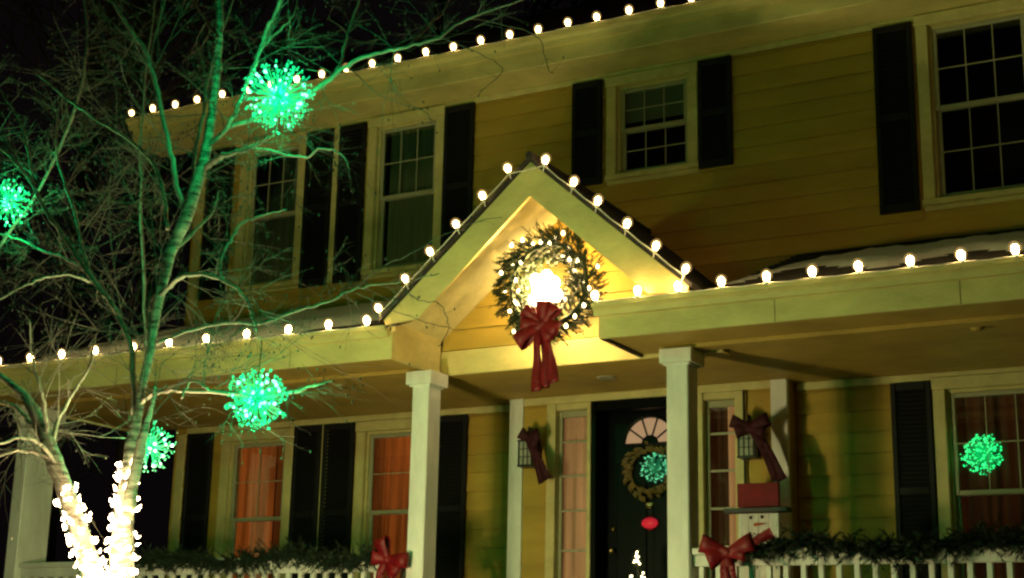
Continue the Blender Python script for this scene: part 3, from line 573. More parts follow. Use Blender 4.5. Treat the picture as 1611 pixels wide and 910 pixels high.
# thin dark upright strip beside the right sidelight
MB().tube([(-4.03, YB - 0.045, ZFL), (-4.03, YB - 0.045, 2.205)], 0.010, 8).build('dark_strip', 'black', house)
def sidelight(x0, x1, zs, curtains):
    s = MB(); s.bev(x0, x0 + 0.028, YB + 0.04, YB + 0.07, 0.2, 2.154).bev(x1 - 0.022, x1, YB + 0.04, YB + 0.07, 0.2, 2.154).bev(x0 + 0.028, x1 - 0.022, YB + 0.041, YB + 0.07, 2.10, 2.154).bev(x0 + 0.028, x1 - 0.022, YB + 0.041, YB + 0.07, ZFL, 0.28)
    o = s.build('sidelight', 'sash', house)
    MB().box(x0 + 0.028, x1 - 0.022, YB + 0.053, YB + 0.057, 0.28, 2.10).build('pane', 'glass', o)
    for z in zs: MB().box(x0 + 0.028, x1 - 0.022, YB + 0.043, YB + 0.052, z - 0.009, z + 0.009).build('muntin', 'sash', o)
    for i, (mat, a, b, f, yy) in enumerate(curtains): curtain(o, mat, x0 + (x1 - x0) * a, x0 + (x1 - x0) * b, YB + yy, 0.25, 2.12, f, 0.008, seed=i + 3)
    MB().add([(x0, YB + 0.75, 0), (x1, YB + 0.75, 0), (x1, YB + 0.75, 2.2), (x0, YB + 0.75, 2.2), (x0, YB + 0.161, 0), (x1, YB + 0.161, 0), (x1, YB + 0.161, 2.2), (x0, YB + 0.161, 2.2)],
             [(0, 1, 2, 3), (0, 4, 5, 1), (1, 5, 6, 2), (2, 6, 7, 3), (3, 7, 4, 0)]).build('room_recess', 'room', o)
sidelight(-5.714, -5.421, (1.89, 1.60, 1.31, 0.98), [('cur_peach', 0.04, 0.98, 3, 0.10)])
sidelight(-4.384, -4.116, (1.885, 1.585, 1.285, 0.985), [('cur_peach', 0.60, 0.99, 2, 0.10), ('cur_brown', 0.0, 0.62, 3, 0.14)])
# door: black frame, slab with panels, fanlight
YD = YB + 0.19
DX0, DX1 = -5.34, -4.50
MB().bev(-5.384, DX0, YB - 0.02, YD + 0.05, ZFL, 2.21).bev(DX1, -4.456, YB - 0.02, YD + 0.05, ZFL, 2.21).bev(DX0, DX1, YB - 0.018, YD + 0.05, 2.125, 2.21).build('door_frame', 'door', house)
fx, fz, fr = (DX0 + DX1) / 2 - 0.02, 1.855, 0.235
door = MB().bev(DX0, DX1, YD, YD + 0.045, ZFL + 0.02, 2.124, 0.003).build('door', 'door', house)
pm = MB()
for a, b in ((DX0 + 0.10, fx - 0.03), (fx + 0.03, DX1 - 0.10)):
    for z0, z1 in ((0.10, 0.62), (0.74, 1.70)):
        pm.bev(a, b, YD - 0.010, YD + 0.001, z0, z1, 0.008); 
pm.build('door_panel', 'door', door)
ring = MB(); n = 20
ring.tube([(fx + fr * math.cos(math.pi * k / n), YD - 0.008, fz + fr * math.sin(math.pi * k / n)) for k in range(n + 1)], 0.014, 6)
ring.tube([(fx - fr - 0.01, YD - 0.008, fz), (fx + fr + 0.01, YD - 0.008, fz)], 0.014, 6)
ring.tube([(fx + 0.07 * math.cos(math.pi * k / 8), YD - 0.008, fz + 0.07 * math.sin(math.pi * k / 8)) for k in range(9)], 0.008, 6)
for k in range(1, 5): ring.tube([(fx + 0.07 * math.cos(math.pi * k / 5 ), YD - 0.009, fz + 0.07 * math.sin(math.pi * k / 5)), (fx + fr * math.cos(math.pi * k / 5), YD - 0.009, fz + fr * math.sin(math.pi * k / 5))], 0.008, 5)
ring.build('fanlight_frame', 'door', door)
for k in range(5):
    a0, a1 = math.pi * k / 5 + 0.02, math.pi * (k + 1) / 5 - 0.02; q = []
    for t in range(5): w_ = a0 + (a1 - a0) * t / 4; q.append((fx + (fr - 0.01) * math.cos(w_), fz + (fr - 0.01) * math.sin(w_)))
    for t in range(4, -1, -1): w_ = a0 + (a1 - a0) * t / 4; q.append((fx + 0.078 * math.cos(w_), fz + 0.078 * math.sin(w_)))
    MB().prism_y(q, YD - 0.006, YD + 0.002).build('fanlight_pane', 'fan_glass', door)
MB().ball((DX0 + 0.07, YD - 0.05, 0.98), 0.028, 12, 8).tube([(DX0 + 0.07, YD, 0.98), (DX0 + 0.07, YD - 0.03, 0.98)], 0.014, 8).ball((DX0 + 0.07, YD - 0.01, 1.16), 0.024, 12, 8, 1).build('handle', 'brass', door, True)
MB().bev(fx - 0.035, fx + 0.035, YD - 0.022, YD + 0.001, 1.335, 1.37).tube([(fx - 0.028, YD - 0.02, 1.35), (fx - 0.02, YD - 0.035, 1.325), (fx + 0.02, YD - 0.035, 1.325), (fx + 0.028, YD - 0.02, 1.35)], 0.006, 6).build('door_knocker', 'brass', door)

# ------------------------------------------------------------------ snow lying on the porch roof
def snow(name, lab, top, bot, thick=0.05):
    m = MB(); n = 80; K = 15; r = random.Random(len(top) * 3 + int(abs(top[0][0]) * 10))
    def interp(pl, x):
        for a, b in zip(pl, pl[1:]):
            if a[0] <= x <= b[0]: return a[1] + (b[1] - a[1]) * (x - a[0]) / max(1e-6, b[0] - a[0])
        return pl[0][1] if x < pl[0][0] else pl[-1][1]
    x0, x1 = top[0][0], top[-1][0]
    for i in range(n + 1):
        x = x0 + (x1 - x0) * i / n; yb = interp(bot, x) + 0.05 * noise.noise(Vector((x * 3, 1, 0))); yt = interp(top, x) + 0.05 * noise.noise(Vector((x * 3, 7, 0)))
        yt = max(yt, yb + 0.02)
        for k in range(K + 1):
            t = k / K; y = yb + (yt - yb) * t; hgt = thick * (math.sin(min(1, t * 5) * 1.57) if t < 0.8 else (1 - t) * 5) * min(1, 3.2 * i / n + 0.15 * (i > 0), 8 * (n - i) / n) * (1 + 0.25 * noise.noise(Vector((x * 4, 3, 1))))
            m.v.append((x, y, ZG + RS * (y - YF) - 0.01 + hgt + (0.012 * noise.noise(Vector((x * 9, y * 9, 3))) + 0.008 * noise.noise(Vector((x * 30, y * 30, 3)))) * (hgt > 0.01)))
    for i in range(n):
        for k in range(K): m.f.append((i * (K + 1) + k, (i + 1) * (K + 1) + k, (i + 1) * (K + 1) + k + 1, i * (K + 1) + k + 1))
    return tag(m.build(name, 'snow', None, True), lab, 'snow', kind='stuff')
snow('snow_patch', 'long wedge of old snow lying on the right porch roof', [(-3.66, 9.75), (-3.55, 10.05), (-3.35, 10.5), (-3.1, 10.78), (-2.7, 10.85), (-2.3, 10.86), (-1.7, 10.80), (-0.5, 10.9)], [(-3.66, 9.55), (-3.5, 9.72), (-3.38, 10.15), (-3.15, 10.28), (-2.9, 10.0), (-2.5, 9.62), (-2.2, 9.98), (-1.95, 10.1), (-1.55, 9.7), (-0.5, 9.9)])
snow('snow_patch', 'thin sheet of snow on the left porch roof behind the branches', [(-10.3, 10.6), (-9.2, 10.9), (-7.5, 11.2), (-6.35, 11.2)], [(-10.3, 9.5), (-9.0, 9.6), (-8.0, 9.35), (-7.2, 9.6), (-6.35, 9.8)], 0.07)

# ------------------------------------------------------------------ big bulb strings on the eaves
def bulb_string(lab, pts, normal, mat='bulb'):
    c = Vector(pts[len(pts) // 2]); t = thing('string_lights', lab, 'string lights', c, 'warm white bulb strings clipped along the eaves')
    w_ = MB(); path = []
    for i, p in enumerate(pts):
        p = Vector(p); path.append(p)
        if i < len(pts) - 1: q = Vector(pts[i + 1]); path.append((p + q) / 2 + Vector((0, -0.004, -0.008)))
    w_.tube(path, 0.0045, 5); w_.build('wire', 'wire_white', t)
    nrm = [Vector(normal(i)) for i in range(len(pts))]
    cv = MB().lathe([(0.008, 0.012), (0.027, 0.020), (0.039, 0.040), (0.040, 0.058), (0.030, 0.080), (0.014, 0.092), (0.001, 0.096)], (0, 0, 0), 14).build('halo_shell', 'bulb_halo', t, True)  # glowing shell added as the halo of each bulb
    sk = MB().lathe([(0.001, -0.045), (0.004, -0.045), (0.004, -0.012), (0.011, -0.01), (0.012, 0.014), (0.001, 0.014)], (0, 0, 0), 8).build('socket', 'wire_white', t, True)
    bl = MB().lathe([(0.001, 0.014), (0.015, 0.016), (0.018, 0.025), (0.023, 0.042), (0.022, 0.056), (0.014, 0.069), (0.001, 0.075)], (0, 0, 0), 12).build('bulb', mat, t, True)
    r = random.Random(len(pts)); rots = []
    for v in nrm:
        v = (v + Vector((r.uniform(-.14, .14), r.uniform(-.12, .12), 0))).normalized(); rots.append(v.to_track_quat('Z', 'Y').to_euler())
    copies(sk, 'socket', pts, t, rots); copies(bl, 'bulb', pts, t, rots); copies(cv, 'halo_shell', pts, t, rots)
    return t
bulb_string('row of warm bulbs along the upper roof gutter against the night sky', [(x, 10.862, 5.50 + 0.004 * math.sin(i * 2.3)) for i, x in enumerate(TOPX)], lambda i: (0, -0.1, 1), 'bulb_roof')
bulb_string('row of warm bulbs along the left porch gutter behind the tree', [(x, YF - 0.08, ZG + 0.008) for x in LOWL], lambda i: (0, -0.1, 1))
bulb_string('row of warm bulbs along the right porch gutter below the snow', [(x, YF - 0.08, ZG + 0.008) for x in LOWR + [-1.22, -0.9]], lambda i: (0, -0.1, 1))
rk = []
for x, y, z in RAKE:
    x *= 0.985
    rk.append((x, YF - 0.045, GZ + 0.045 - SL * abs(x - GX)))
nl = [1 if p[0] < GX else 0 for p in rk]
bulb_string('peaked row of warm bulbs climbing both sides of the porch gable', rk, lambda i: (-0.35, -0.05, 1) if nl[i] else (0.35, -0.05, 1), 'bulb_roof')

# ------------------------------------------------------------------ fir sprigs, ribbons
def sprig(m, p, d, L, r, nn=22, nl_=0.028, wd=0.0022):
    d = d.normalized(); a = d.orthogonal().normalized(); b = d.cross(a)
    q = p + d * L; m.tube([p, q], [0.002, 0.001], 3, False)
    for k in range(nn):
        t = (k + 1) / nn; w_ = r.random() * 6.283; c = p + d * (L * t)
        s = (a * math.cos(w_) + b * math.sin(w_)); tip = c + (s * 0.8 + d * 0.75) * nl_ * r.uniform(0.7, 1.15)
        e = d.cross(s) * wd
        m.add([c - e, c + e, tip], [(0, 1, 2)])
def ribbon(m, pts, widths, th=0.003):
    n = len(pts); o = len(m.v)
    for i in range(n):
        p = Vector(pts[i]); w_ = Vector(widths[i]); t = (Vector(pts[min(i + 1, n - 1)]) - Vector(pts[max(i - 1, 0)])).normalized(); nn = w_.cross(t)
        nn = nn.normalized() * th if nn.length > 1e-8 else Vector((0, th, 0))
        for s in (-1, 1):
            for u in (-1, 1): m.v.append(tuple(p + w_ * 0.5 * s + nn * u * 0.5))
    for i in range(n - 1):
        a = o + i * 4; b = a + 4
        for x, y in ((0, 1), (1, 3), (3, 2), (2, 0)): m.f.append((a + x, a + y, b + y, b + x))
    m.f.append((o, o + 1, o + 3, o + 2)); m.f.append((o + n * 4 - 4, o + n * 4 - 2, o + n * 4 - 1, o + n * 4 - 3))
def loop_pts(c, a, b, h, ang, w0, w1, n=12):
    P, W = [], []
    ax = Vector((math.cos(ang), 0, math.sin(ang))); up = Vector((-math.sin(ang), 0, math.cos(ang)))
    for k in range(n + 1):
        t = k / n; x = a * math.sin(math.pi * t) ** 0.8; y = -b * math.sin(2 * math.pi * t) 
        P.append(Vector(c) + ax * x + Vector((0, y - 0.01, 0)) + up * h * math.sin(math.pi * t))
        W.append(up * (w0 + (w1 - w0) * math.sin(math.pi * t)) + Vector((0, 0.012 * math.sin(5 * t), 0)))
    return P, W
def bow(root_or_none, lab, c, size, loops, tails, mat='red', knot=0.022, group=None, wmax=0.5, name='ribbon_bow'):
    t = root_or_none if root_or_none else thing(name, lab, 'bow', c, group)
    for ang, L in loops:
        m = MB(); P, W = loop_pts(c, L * size, 0.22 * L * size, 0.0, ang, 0.06 * size, wmax * size * 0.8); ribbon(m, P, W); m.build('loop', mat, t, True)
    for pts, w0, w1 in tails:
        m = MB(); pp = [Vector((c[0] + x * size, c[1] + y * size, c[2] + z * size, 0)) for x, y, z in pts]; pp = [p.to_3d() for p in smooth_path(pp, 4)]; n = len(pp)
        W = [Vector((1, 0.15 * math.sin(i * 0.9), 0)).cross(Vector((0, 1, 0))).cross(Vector((0, 1, 0))) for i in range(n)]
        W = []
        for i in range(n):
            d = (pp[min(i + 1, n - 1)] - pp[max(i - 1, 0)]).normalized(); s = d.cross(Vector((0, 1, 0))).normalized(); W.append((s + Vector((0, 0.35 * math.sin(i * 0.8), 0))) * (w0 + (w1 - w0) * i / n) * size)
        ribbon(m, pp, W); m.build('tail', mat, t, True)
    MB().ball(c, knot, 10, 6, 1.2).build('knot', mat, t, True)
    return t

# ------------------------------------------------------------------ lit wreath in the gable
WC = Vector((-4.96, 9.55, 2.79)); WR = 0.315
wr = thing('lit_wreath', 'large evergreen wreath covered in warm lights hanging in the porch gable', 'wreath', WC)
m = MB(); r = random.Random(3)
for k in range(1000):
    a = r.random() * 6.283; tw = r.random() * 6.283; rr = 0.085 * math.sqrt(r.random())
    p = WC + Vector((math.cos(a) * (WR + rr * math.cos(tw)), rr * math.sin(tw), math.sin(a) * (WR + rr * math.cos(tw))))
    out = Vector((math.cos(a) * math.cos(tw), math.sin(tw) - 0.3, math.sin(a) * math.cos(tw))); tang = Vector((-math.sin(a), 0, math.cos(a)))
    sprig(m, p, out + tang * r.uniform(0.1, 1.1), r.uniform(0.055, 0.125), r, 20, 0.030, 0.0046)
m.tube([WC + Vector((math.cos(i * 0.314) * WR, 0, math.sin(i * 0.314) * WR)) for i in range(21)], 0.02, 6)
fo = m.build('foliage', 'needle2', wr); fo['kind'] = 'stuff'
b0 = MB().lathe([(0.001, -0.015), (0.010, -0.011), (0.0145, 0.0), (0.010, 0.012), (0.001, 0.022)], (0, 0, 0), 8).build('bulb', 'wmini', wr, True)
locs = []
for k in range(36):
    a = 6.283 * k / 36 + r.uniform(-0.06, 0.06); q = WR + r.uniform(-0.10, 0.125); locs.append(WC + Vector((math.cos(a) * q, r.uniform(-0.12, 0.0), math.sin(a) * q)))
copies(b0, 'bulb', locs, wr)
# red bow under the wreath
BC = (-4.93, 9.40, 2.46)
bow(None, 'big red velvet bow with two hanging tails tied to the bottom of the lit wreath', BC, 1.0,
    [(2.45, 0.19), (3.75, 0.24), (0.85, 0.17), (-0.35, 0.15), (1.45, 0.17), (-0.9, 0.15), (3.1, 0.17)],
    [([(-0.01, 0, 0), (-0.03, -0.02, -0.15), (-0.035, 0.0, -0.30), (-0.03, -0.02, -0.50)], 0.05, 0.085), ([(0.01, 0, 0), (0.05, -0.02, -0.14), (0.075, 0.0, -0.28), (0.11, -0.02, -0.45)], 0.05, 0.09), ([(0.0, 0.01, 0), (0.01, 0.01, -0.15), (0.03, 0.0, -0.30), (0.035, 0.0, -0.48)], 0.04, 0.07)],
    'red', 0.026, 'red ribbon bows', 0.14)
# flood bulb burning in the middle of the wreath
fl = thing('flood_lamp', 'glaring white flood bulb burning in the middle of the lit wreath', 'lamp', (-5.08, 9.80, 2.80))
MB().lathe([(0.001, -0.10), (0.05, -0.095), (0.09, -0.05), (0.10, 0), (0.09, 0.05), (0.05, 0.095), (0.001, 0.10)], (-5.085, 9.73, 2.80), 20).build('globe', 'flood', fl, True)
for dx, dz, q in ((0.09, 0.05, 0.05), (-0.07, 0.09, 0.05), (0.11, -0.05, 0.055), (-0.09, -0.08, 0.05), (0.02, -0.12, 0.05), (0.03, 0.11, 0.045)): MB().ball((-5.085 + dx, 9.70, 2.80 + dz), q, 12, 8).build('bulb', 'flood', fl, True)  # extra glowing balls added to make the glare of the flood bulb irregular
MB().tube([(-5.085, 9.73, 2.80), (-5.085, 9.925, 2.80)], [0.05, 0.06], 12).build('holder', 'black', fl)
lamp('flood_light', (-5.05, 9.585, 2.80), FLOODW, (1.0, 0.64, 0.22), 0.06, fl)

# ------------------------------------------------------------------ light balls in the tree
def light_ball(lab, c, R, led='led', rod='rod', n=150, W=0, group='green starburst light balls', name='light_ball', hang=0.25, core=0.03, ls=0.0085):
    c = Vector(c); t = thing(name, lab, 'light ball', c, group); rr = random.Random(int(abs(c.x * 100)))
    m = MB(); l = MB(); hot = MB(); ga = math.pi * (3 - math.sqrt(5))
    for i in range(n):
        z = 1 - 2 * (i + 0.5) / n; q = math.sqrt(1 - z * z); a = ga * i + rr.uniform(-0.15, 0.15); d = Vector((q * math.cos(a), q * math.sin(a), z)) + Vector((rr.uniform(-.1, .1), rr.uniform(-.1, .1), rr.uniform(-.1, .1))); d.normalize()
        e = c + d * R * rr.uniform(0.58, 0.86); m.tube([c + d * core, e], [0.0034, 0.0018], 3, False)
        for _ in range(3):
            g_ = (d + Vector((rr.uniform(-.6, .6), rr.uniform(-.6, .6), rr.uniform(-.6, .6)))).normalized(); q = e + g_ * R * rr.uniform(0.10, 0.22); m.tube([e, q], [0.0012, 0.0009], 3, False); l.ico(q, ls * rr.choice((0.5, 0.6, 0.7, 1.0)))
        if rr.random() < 0.30: hot.ball(e, ls * rr.uniform(0.6, 1.2), 6, 4)
    m.ball(c, core, 10, 6)
    for _ in range(14): hot.ico(c + Vector((rr.uniform(-1, 1), rr.uniform(-1, 1), rr.uniform(-1, 1))) * R * 0.22, ls * 0.9)
    if led == 'led': o = hot.build('hot_leds', 'led_hot', t); o['kind'] = 'stuff'; o.name = 'bright_led_cluster'
    o = m.build('rods', rod, t); o['kind'] = 'stuff'; o.name = 'light_rod_burst'
    o = l.build('led_tips', led, t); o['kind'] = 'stuff'; o.name = 'led_cluster'
    if hang: MB().tube([c + Vector((0, 0, R * 0.3)), c + Vector((0.01, 0, R + hang))], 0.003, 4).build('hanging_wire', 'wire_green', t)
    if W: lamp('ball_light', c, W, (0.01, 1.0, 0.26), 0.06, t)
    return t
labs = ['large green light ball high in the birch at the roofline, bigger than the others', 'green starburst light ball hanging in front of the left porch beam', 'small green light ball half hidden behind the wrapped birch trunk', 'green light ball cut off by the left edge of the picture']
for lab, (x, y, z, R), n, W in zip(labs, BALLS, (120, 95, 65, 65), (GRW * 1.8, GRW * 1.4, GRW * 0.5, GRW * 1.0)):
    light_ball(lab, (x, y, z), R, n=n, W=W, hang=0.12)
light_ball('bright green glowing ball added behind the right porch window to imitate a reflection', (-2.27, YW + 0.085, 1.65), 0.155, 'refl_dot_win', 'refl_rod_win', 150, 0.8, 'added green balls imitating reflections by the porch wall', 'window_reflection_ball', 0.3, 0.05, 0.0095)  # glowing ball added in place of a green reflection in the window glass
light_ball('dim green ball of dots added before the black front door to imitate a reflection', (-4.83, YB + 0.02, 1.635), 0.125, 'refl_dot_door', 'refl_rod_door', 75, 0.0, 'added green balls imitating reflections by the porch wall', 'door_reflection_ball', 0.0, 0.02, 0.0075)  # ball of glowing dots added in place of a reflection in the door glass

# ------------------------------------------------------------------ birch tree in front of the porch
birch = thing('birch_tree', 'bare multi-stemmed birch in front of the porch with lights wound round its stems', 'tree', (-5.62, 6.05, gz(-5.6, 6)))
allp = []
for k in ('trunk', 'branch', 'twigpath'):
    for pi, path in enumerate(LIMBS[k]):
        if k == 'trunk' and pi < 2: path = [(-5.50 + 0.05 * pi, 6.0, -0.85, 0.125), (-5.54 + 0.08 * pi, 6.0, -0.40, 0.10)] + list(path)
        sp = smooth_path(path, 5); P = []; Rr = []
        for i, p in enumerate(sp):
            jit = 0.006 if k != 'trunk' else 0.004
            q = Vector((p[0], p[1], p[2])) + Vector((rnd.uniform(-jit, jit), rnd.uniform(-jit, jit), rnd.uniform(-jit, jit)))
            P.append(q); Rr.append(max(0.0012, p[3] * (0.84 if k == 'branch' else 0.84) * (1 + 0.10 * noise.noise(q * 6))))
        MB().tube(P, Rr, 14 if k == 'trunk' else 8 if k == 'branch' else 4).build({'trunk': 'trunk', 'branch': 'branch', 'twigpath': 'twig'}[k], {'trunk': 'bark', 'branch': 'limb', 'twigpath': 'twig'}[k], birch, True)
        allp.append((k, P, Rr))
tw = MB(); rt = random.Random(21); cnt = 0
def grow(p, d, L, r0, depth):
    global cnt
    n = 5; P = [p]; q = p.copy(); dd = d.normalized(); cv = Vector((rt.uniform(-.3, .3), rt.uniform(-.3, .3), rt.uniform(-.35, .2)))
    for i in range(n):
        dd = (dd + cv * 0.25 + Vector((rt.uniform(-.12, .12), rt.uniform(-.12, .12), rt.uniform(-.12, .12)))).normalized(); q = q + dd * (L / n); P.append(q.copy())
    tw.tube(P, [r0 * (1 - 0.75 * i / n) for i in range(n + 1)], 3, False); cnt += 1
    if depth > 0:
        for k in range(rt.choice((2, 3, 4))):
            i = rt.randint(1, n - 1); s = Vector((rt.uniform(-1, 1), rt.uniform(-.7, .7), rt.uniform(-.8, .8))); grow(P[i], (P[i + 1] - P[i]).normalized() * 0.8 + s * 0.7, L * rt.uniform(0.45, 0.75), r0 * 0.62, depth - 1)
    elif rt.random() < 0.35:
        tw.ball(P[-1], 0.005, 5, 3, 1.8)
for k, P, Rr in allp:
    n = len(P); L = sum((P[i + 1] - P[i]).length for i in range(n - 1))
    if k == 'twigpath': num, L0 = int(L * 7), 0.10
    elif k == 'trunk': num, L0 = int(L * 5), 0.42
    else: num, L0 = int(L * 13), 0.32
    for j in range(num):
        i = min(n - 2, int(n * (0.25 + 0.75 * rt.random()))) if k == 'trunk' else rt.randint(int(n * 0.12), n - 2)
        if k == 'trunk' and P[i].z < 1.15: continue
        t = (P[i + 1] - P[i]).normalized(); s = Vector((rt.uniform(-1, 1), rt.uniform(-.8, .8), rt.uniform(-.9, .9)))
        grow(P[i], t * 0.5 + s, L0 * rt.uniform(0.5, 1.5) * (1 if k == 'twigpath' else max(0.5, min(1.6, Rr[i] / 0.010))), min(0.0034, max(0.0014, Rr[i] * 0.45)), 0 if k == 'twigpath' else 2)
o = tw.build('twig_mass', 'twig', birch); o['kind'] = 'stuff'
# strings of mini lights wound round the two stems
def wrap(lab, P, Rr, z0, z1, dens, group):
    sel = [(p, r) for p, r in zip(P, Rr) if z0 - 0.02 <= p.z <= z1]
    t = thing('trunk_lights', lab, 'string lights', sel[len(sel) // 2][0], group); wire = []; locs = []
    for i in range(len(sel) - 1):
        (p, r), (q, r2) = sel[i], sel[i + 1]; L = (q - p).length; ax = (q - p).normalized(); a = ax.orthogonal().normalized(); b = ax.cross(a); n = max(2, int(L / 0.0032))
        for k in range(n):
            u = k / n; ang = (len(wire)) * 0.31; wire.append(p.lerp(q, u) + (a * math.cos(ang) + b * math.sin(ang)) * (r + 0.006))
    step = max(1, int(len(wire) / dens)); r_ = random.Random(9)
    for _i in range(0, len(wire), step):
        base = wire[r_.randrange(len(wire))]; k = min(range(len(sel)), key=lambda j: (sel[j][0] - base).length); o = (base - sel[k][0]).normalized()
        locs.append(base + o * r_.uniform(0.0, 0.022))
        for _ in range(r_.choice((0, 0, 1, 2))): locs.append(base + o * r_.uniform(0.0, 0.022) + Vector((r_.uniform(-.015, .015), r_.uniform(-.01, .01), r_.uniform(-.02, .02))))
    MB().tube(wire, 0.0022, 3, False).build('wire', 'wire_green', t)
    b0 = MB().lathe([(0.001, -0.009), (0.005, -0.006), (0.0075, 0.0), (0.005, 0.007), (0.002, 0.012), (0.001, 0.018)], (0, 0, 0), 7).build('bulb', 'mini', t, True)
    r_.shuffle(locs); rest = locs[290:]; locs = locs[:290]
    if rest:
        xb = MB()
        for p in rest: xb.ico(p, 0.0065)
        xo = xb.build('bulb', 'mini', t); xo['kind'] = 'stuff'
    copies(b0, 'bulb', locs, t, [(r_.uniform(-1, 1), r_.uniform(-1, 1), 0) for _ in locs])
    n = 4
    for k in range(n):
        p, r = sel[int((k + 0.4) / n * 0.8 * len(sel))]; sd = 1 if k % 2 else -1
        lamp('string_stand_in', p + Vector((0, 0, -0.12)) + Vector((0.12 * sd, (-0.17 if k % 2 else 0.30), 0)), TRW * (0.08 if k % 2 else 0.42), (1.0, 0.84, 0.40), 0.05, t)  # unseen lamps added off the stem, casting light for the mini bulbs
    return t
wrap('mini lights wound round the leaning left birch stem', allp[0][1], allp[0][2], 0.0, 0.93, 120, 'warm mini lights wound round the birch stems')
wrap('mini lights wound thickly round the upright right birch stem', allp[1][1], allp[1][2], 0.0, 1.06, 150, 'warm mini lights wound round the birch stems')

# ------------------------------------------------------------------ bare trees beyond the left end of the house
def far_tree(x, y, h, lab, seed):
    r = random.Random(seed); base = Vector((x, y, gz(x, y))); t = thing('bare_tree', lab, 'tree', base, 'bare trees in the dark beyond the house')
    P = [base + Vector((0.12 * math.sin(i * 0.9 + seed), 0.1 * math.cos(i), h * i / 9)) for i in range(10)]
    MB().tube(P, [0.16 * (1 - 0.09 * i) for i in range(10)], 8).build('trunk', 'far_bark', t, True)
    m = MB()
    def br(p, d, L, rad, dep):
        Q = [p]; q = p.copy(); d = d.normalized()
        for i in range(4): d = (d + Vector((r.uniform(-.25, .25), r.uniform(-.25, .25), r.uniform(-.12, .28)))).normalized(); q = q + d * L / 4; Q.append(q.copy())
        m.tube(Q, [rad * (1 - 0.18 * i) for i in range(5)], 3, False)
        if dep:
            for k in range(4): br(Q[r.randint(1, 4)], d + Vector((r.uniform(-1, 1), r.uniform(-1, 1), r.uniform(-.5, .9))), L * 0.62, rad * 0.55, dep - 1)
    for k in range(16): i = r.randint(3, 9); br(P[i], Vector((r.uniform(-1, 1), r.uniform(-1, 1), r.uniform(0, 1))), h * 0.26, 0.05, 3)
    o = m.build('crown', 'far_bark', t); o['kind'] = 'stuff'
for i, (x, y, h, lab) in enumerate([(-14.6, 15.5, 9.5, 'bare tree standing just past the left corner of the house'), (-17.5, 17, 11, 'tall bare tree further left in the dark beyond the birch'), (-13.2, 21, 12, 'bare tree rising behind the left end of the roof'), (-19.5, 14.5, 9, 'bare tree at the far left edge of the yard'), (-12.6, 27, 15, 'tallest bare tree showing faintly above the roof gutter')]):
    far_tree(x, y, h, lab, i + 4)

# ------------------------------------------------------------------ garlands on the railings
def garland(lab, x0, x1, seed, gaps):
    r = random.Random(seed); m = MB(); n = int((x1 - x0) * 210)
    t = thing('garland', lab, 'garland', ((x0 + x1) / 2, YP, 0.84), 'evergreen garlands draped on the porch railings')
    path = []
    for k in range(n):
        u = k / n; x = x0 + (x1 - x0) * u; dz = 0.0 + 0.028 * math.sin(x * 5.2 + seed) + 0.02 * noise.noise(Vector((x * 3, seed, 0)))
        c = Vector((x, YP + 0.015 + r.uniform(-0.02, 0.05), 0.835 + dz)); path.append(Vector((x, YP + 0.03, 0.84 + dz)))
        d = Vector((r.choice((-1, 1)) * r.uniform(0.3, 1), r.uniform(-0.8, 0.25), r.uniform(-0.85, 0.65)))
        sprig(m, c, d, r.uniform(0.08, 0.18) * (1.25 if r.random() < 0.1 else 1), r, 26, 0.040, 0.0042)
    m.tube(path, 0.012, 5); o = m.build('foliage', 'needle', t); o['kind'] = 'stuff'; return t
garland('evergreen garland along the left porch railing behind the birch', -9.4, -6.45, 2, 0)
garland('dark evergreen garland along the right porch railing below the green lit window', -3.45, -1.27, 5, 0)
# red bows on the railing ends
bow(None, 'red bow on the left railing at the foot of the white porch post', (-6.33, YP - 0.05, 0.80), 1.0, [(1.9, 0.17), (-0.05, 0.19), (3.0, 0.13), (-0.7, 0.15)],
    [([(0, 0, 0), (-0.05, -0.02, -0.12), (-0.06, 0, -0.28)], 0.05, 0.09), ([(0, 0, 0), (0.06, -0.02, -0.12), (0.12, 0, -0.26)], 0.05, 0.09)], 'red', 0.025, 'red ribbon bows', 0.15)
bow(None, 'red bow on the right railing beside the middle porch post', (-3.60, YP - 0.05, 0.80), 1.0, [(2.8, 0.20), (0.35, 0.20), (3.5, 0.15), (0.0, 0.13)],
    [([(0, 0, 0), (0.02, -0.02, -0.12), (0.05, 0, -0.30)], 0.06, 0.10), ([(0, 0, 0), (-0.02, -0.02, -0.12), (-0.0, 0, -0.27)], 0.05, 0.08), ([(0.05, 0, 0.0), (0.2, -0.02, 0.07), (0.31, 0.01, 0.13)], 0.03, 0.08)], 'red', 0.025, 'red ribbon bows', 0.16)

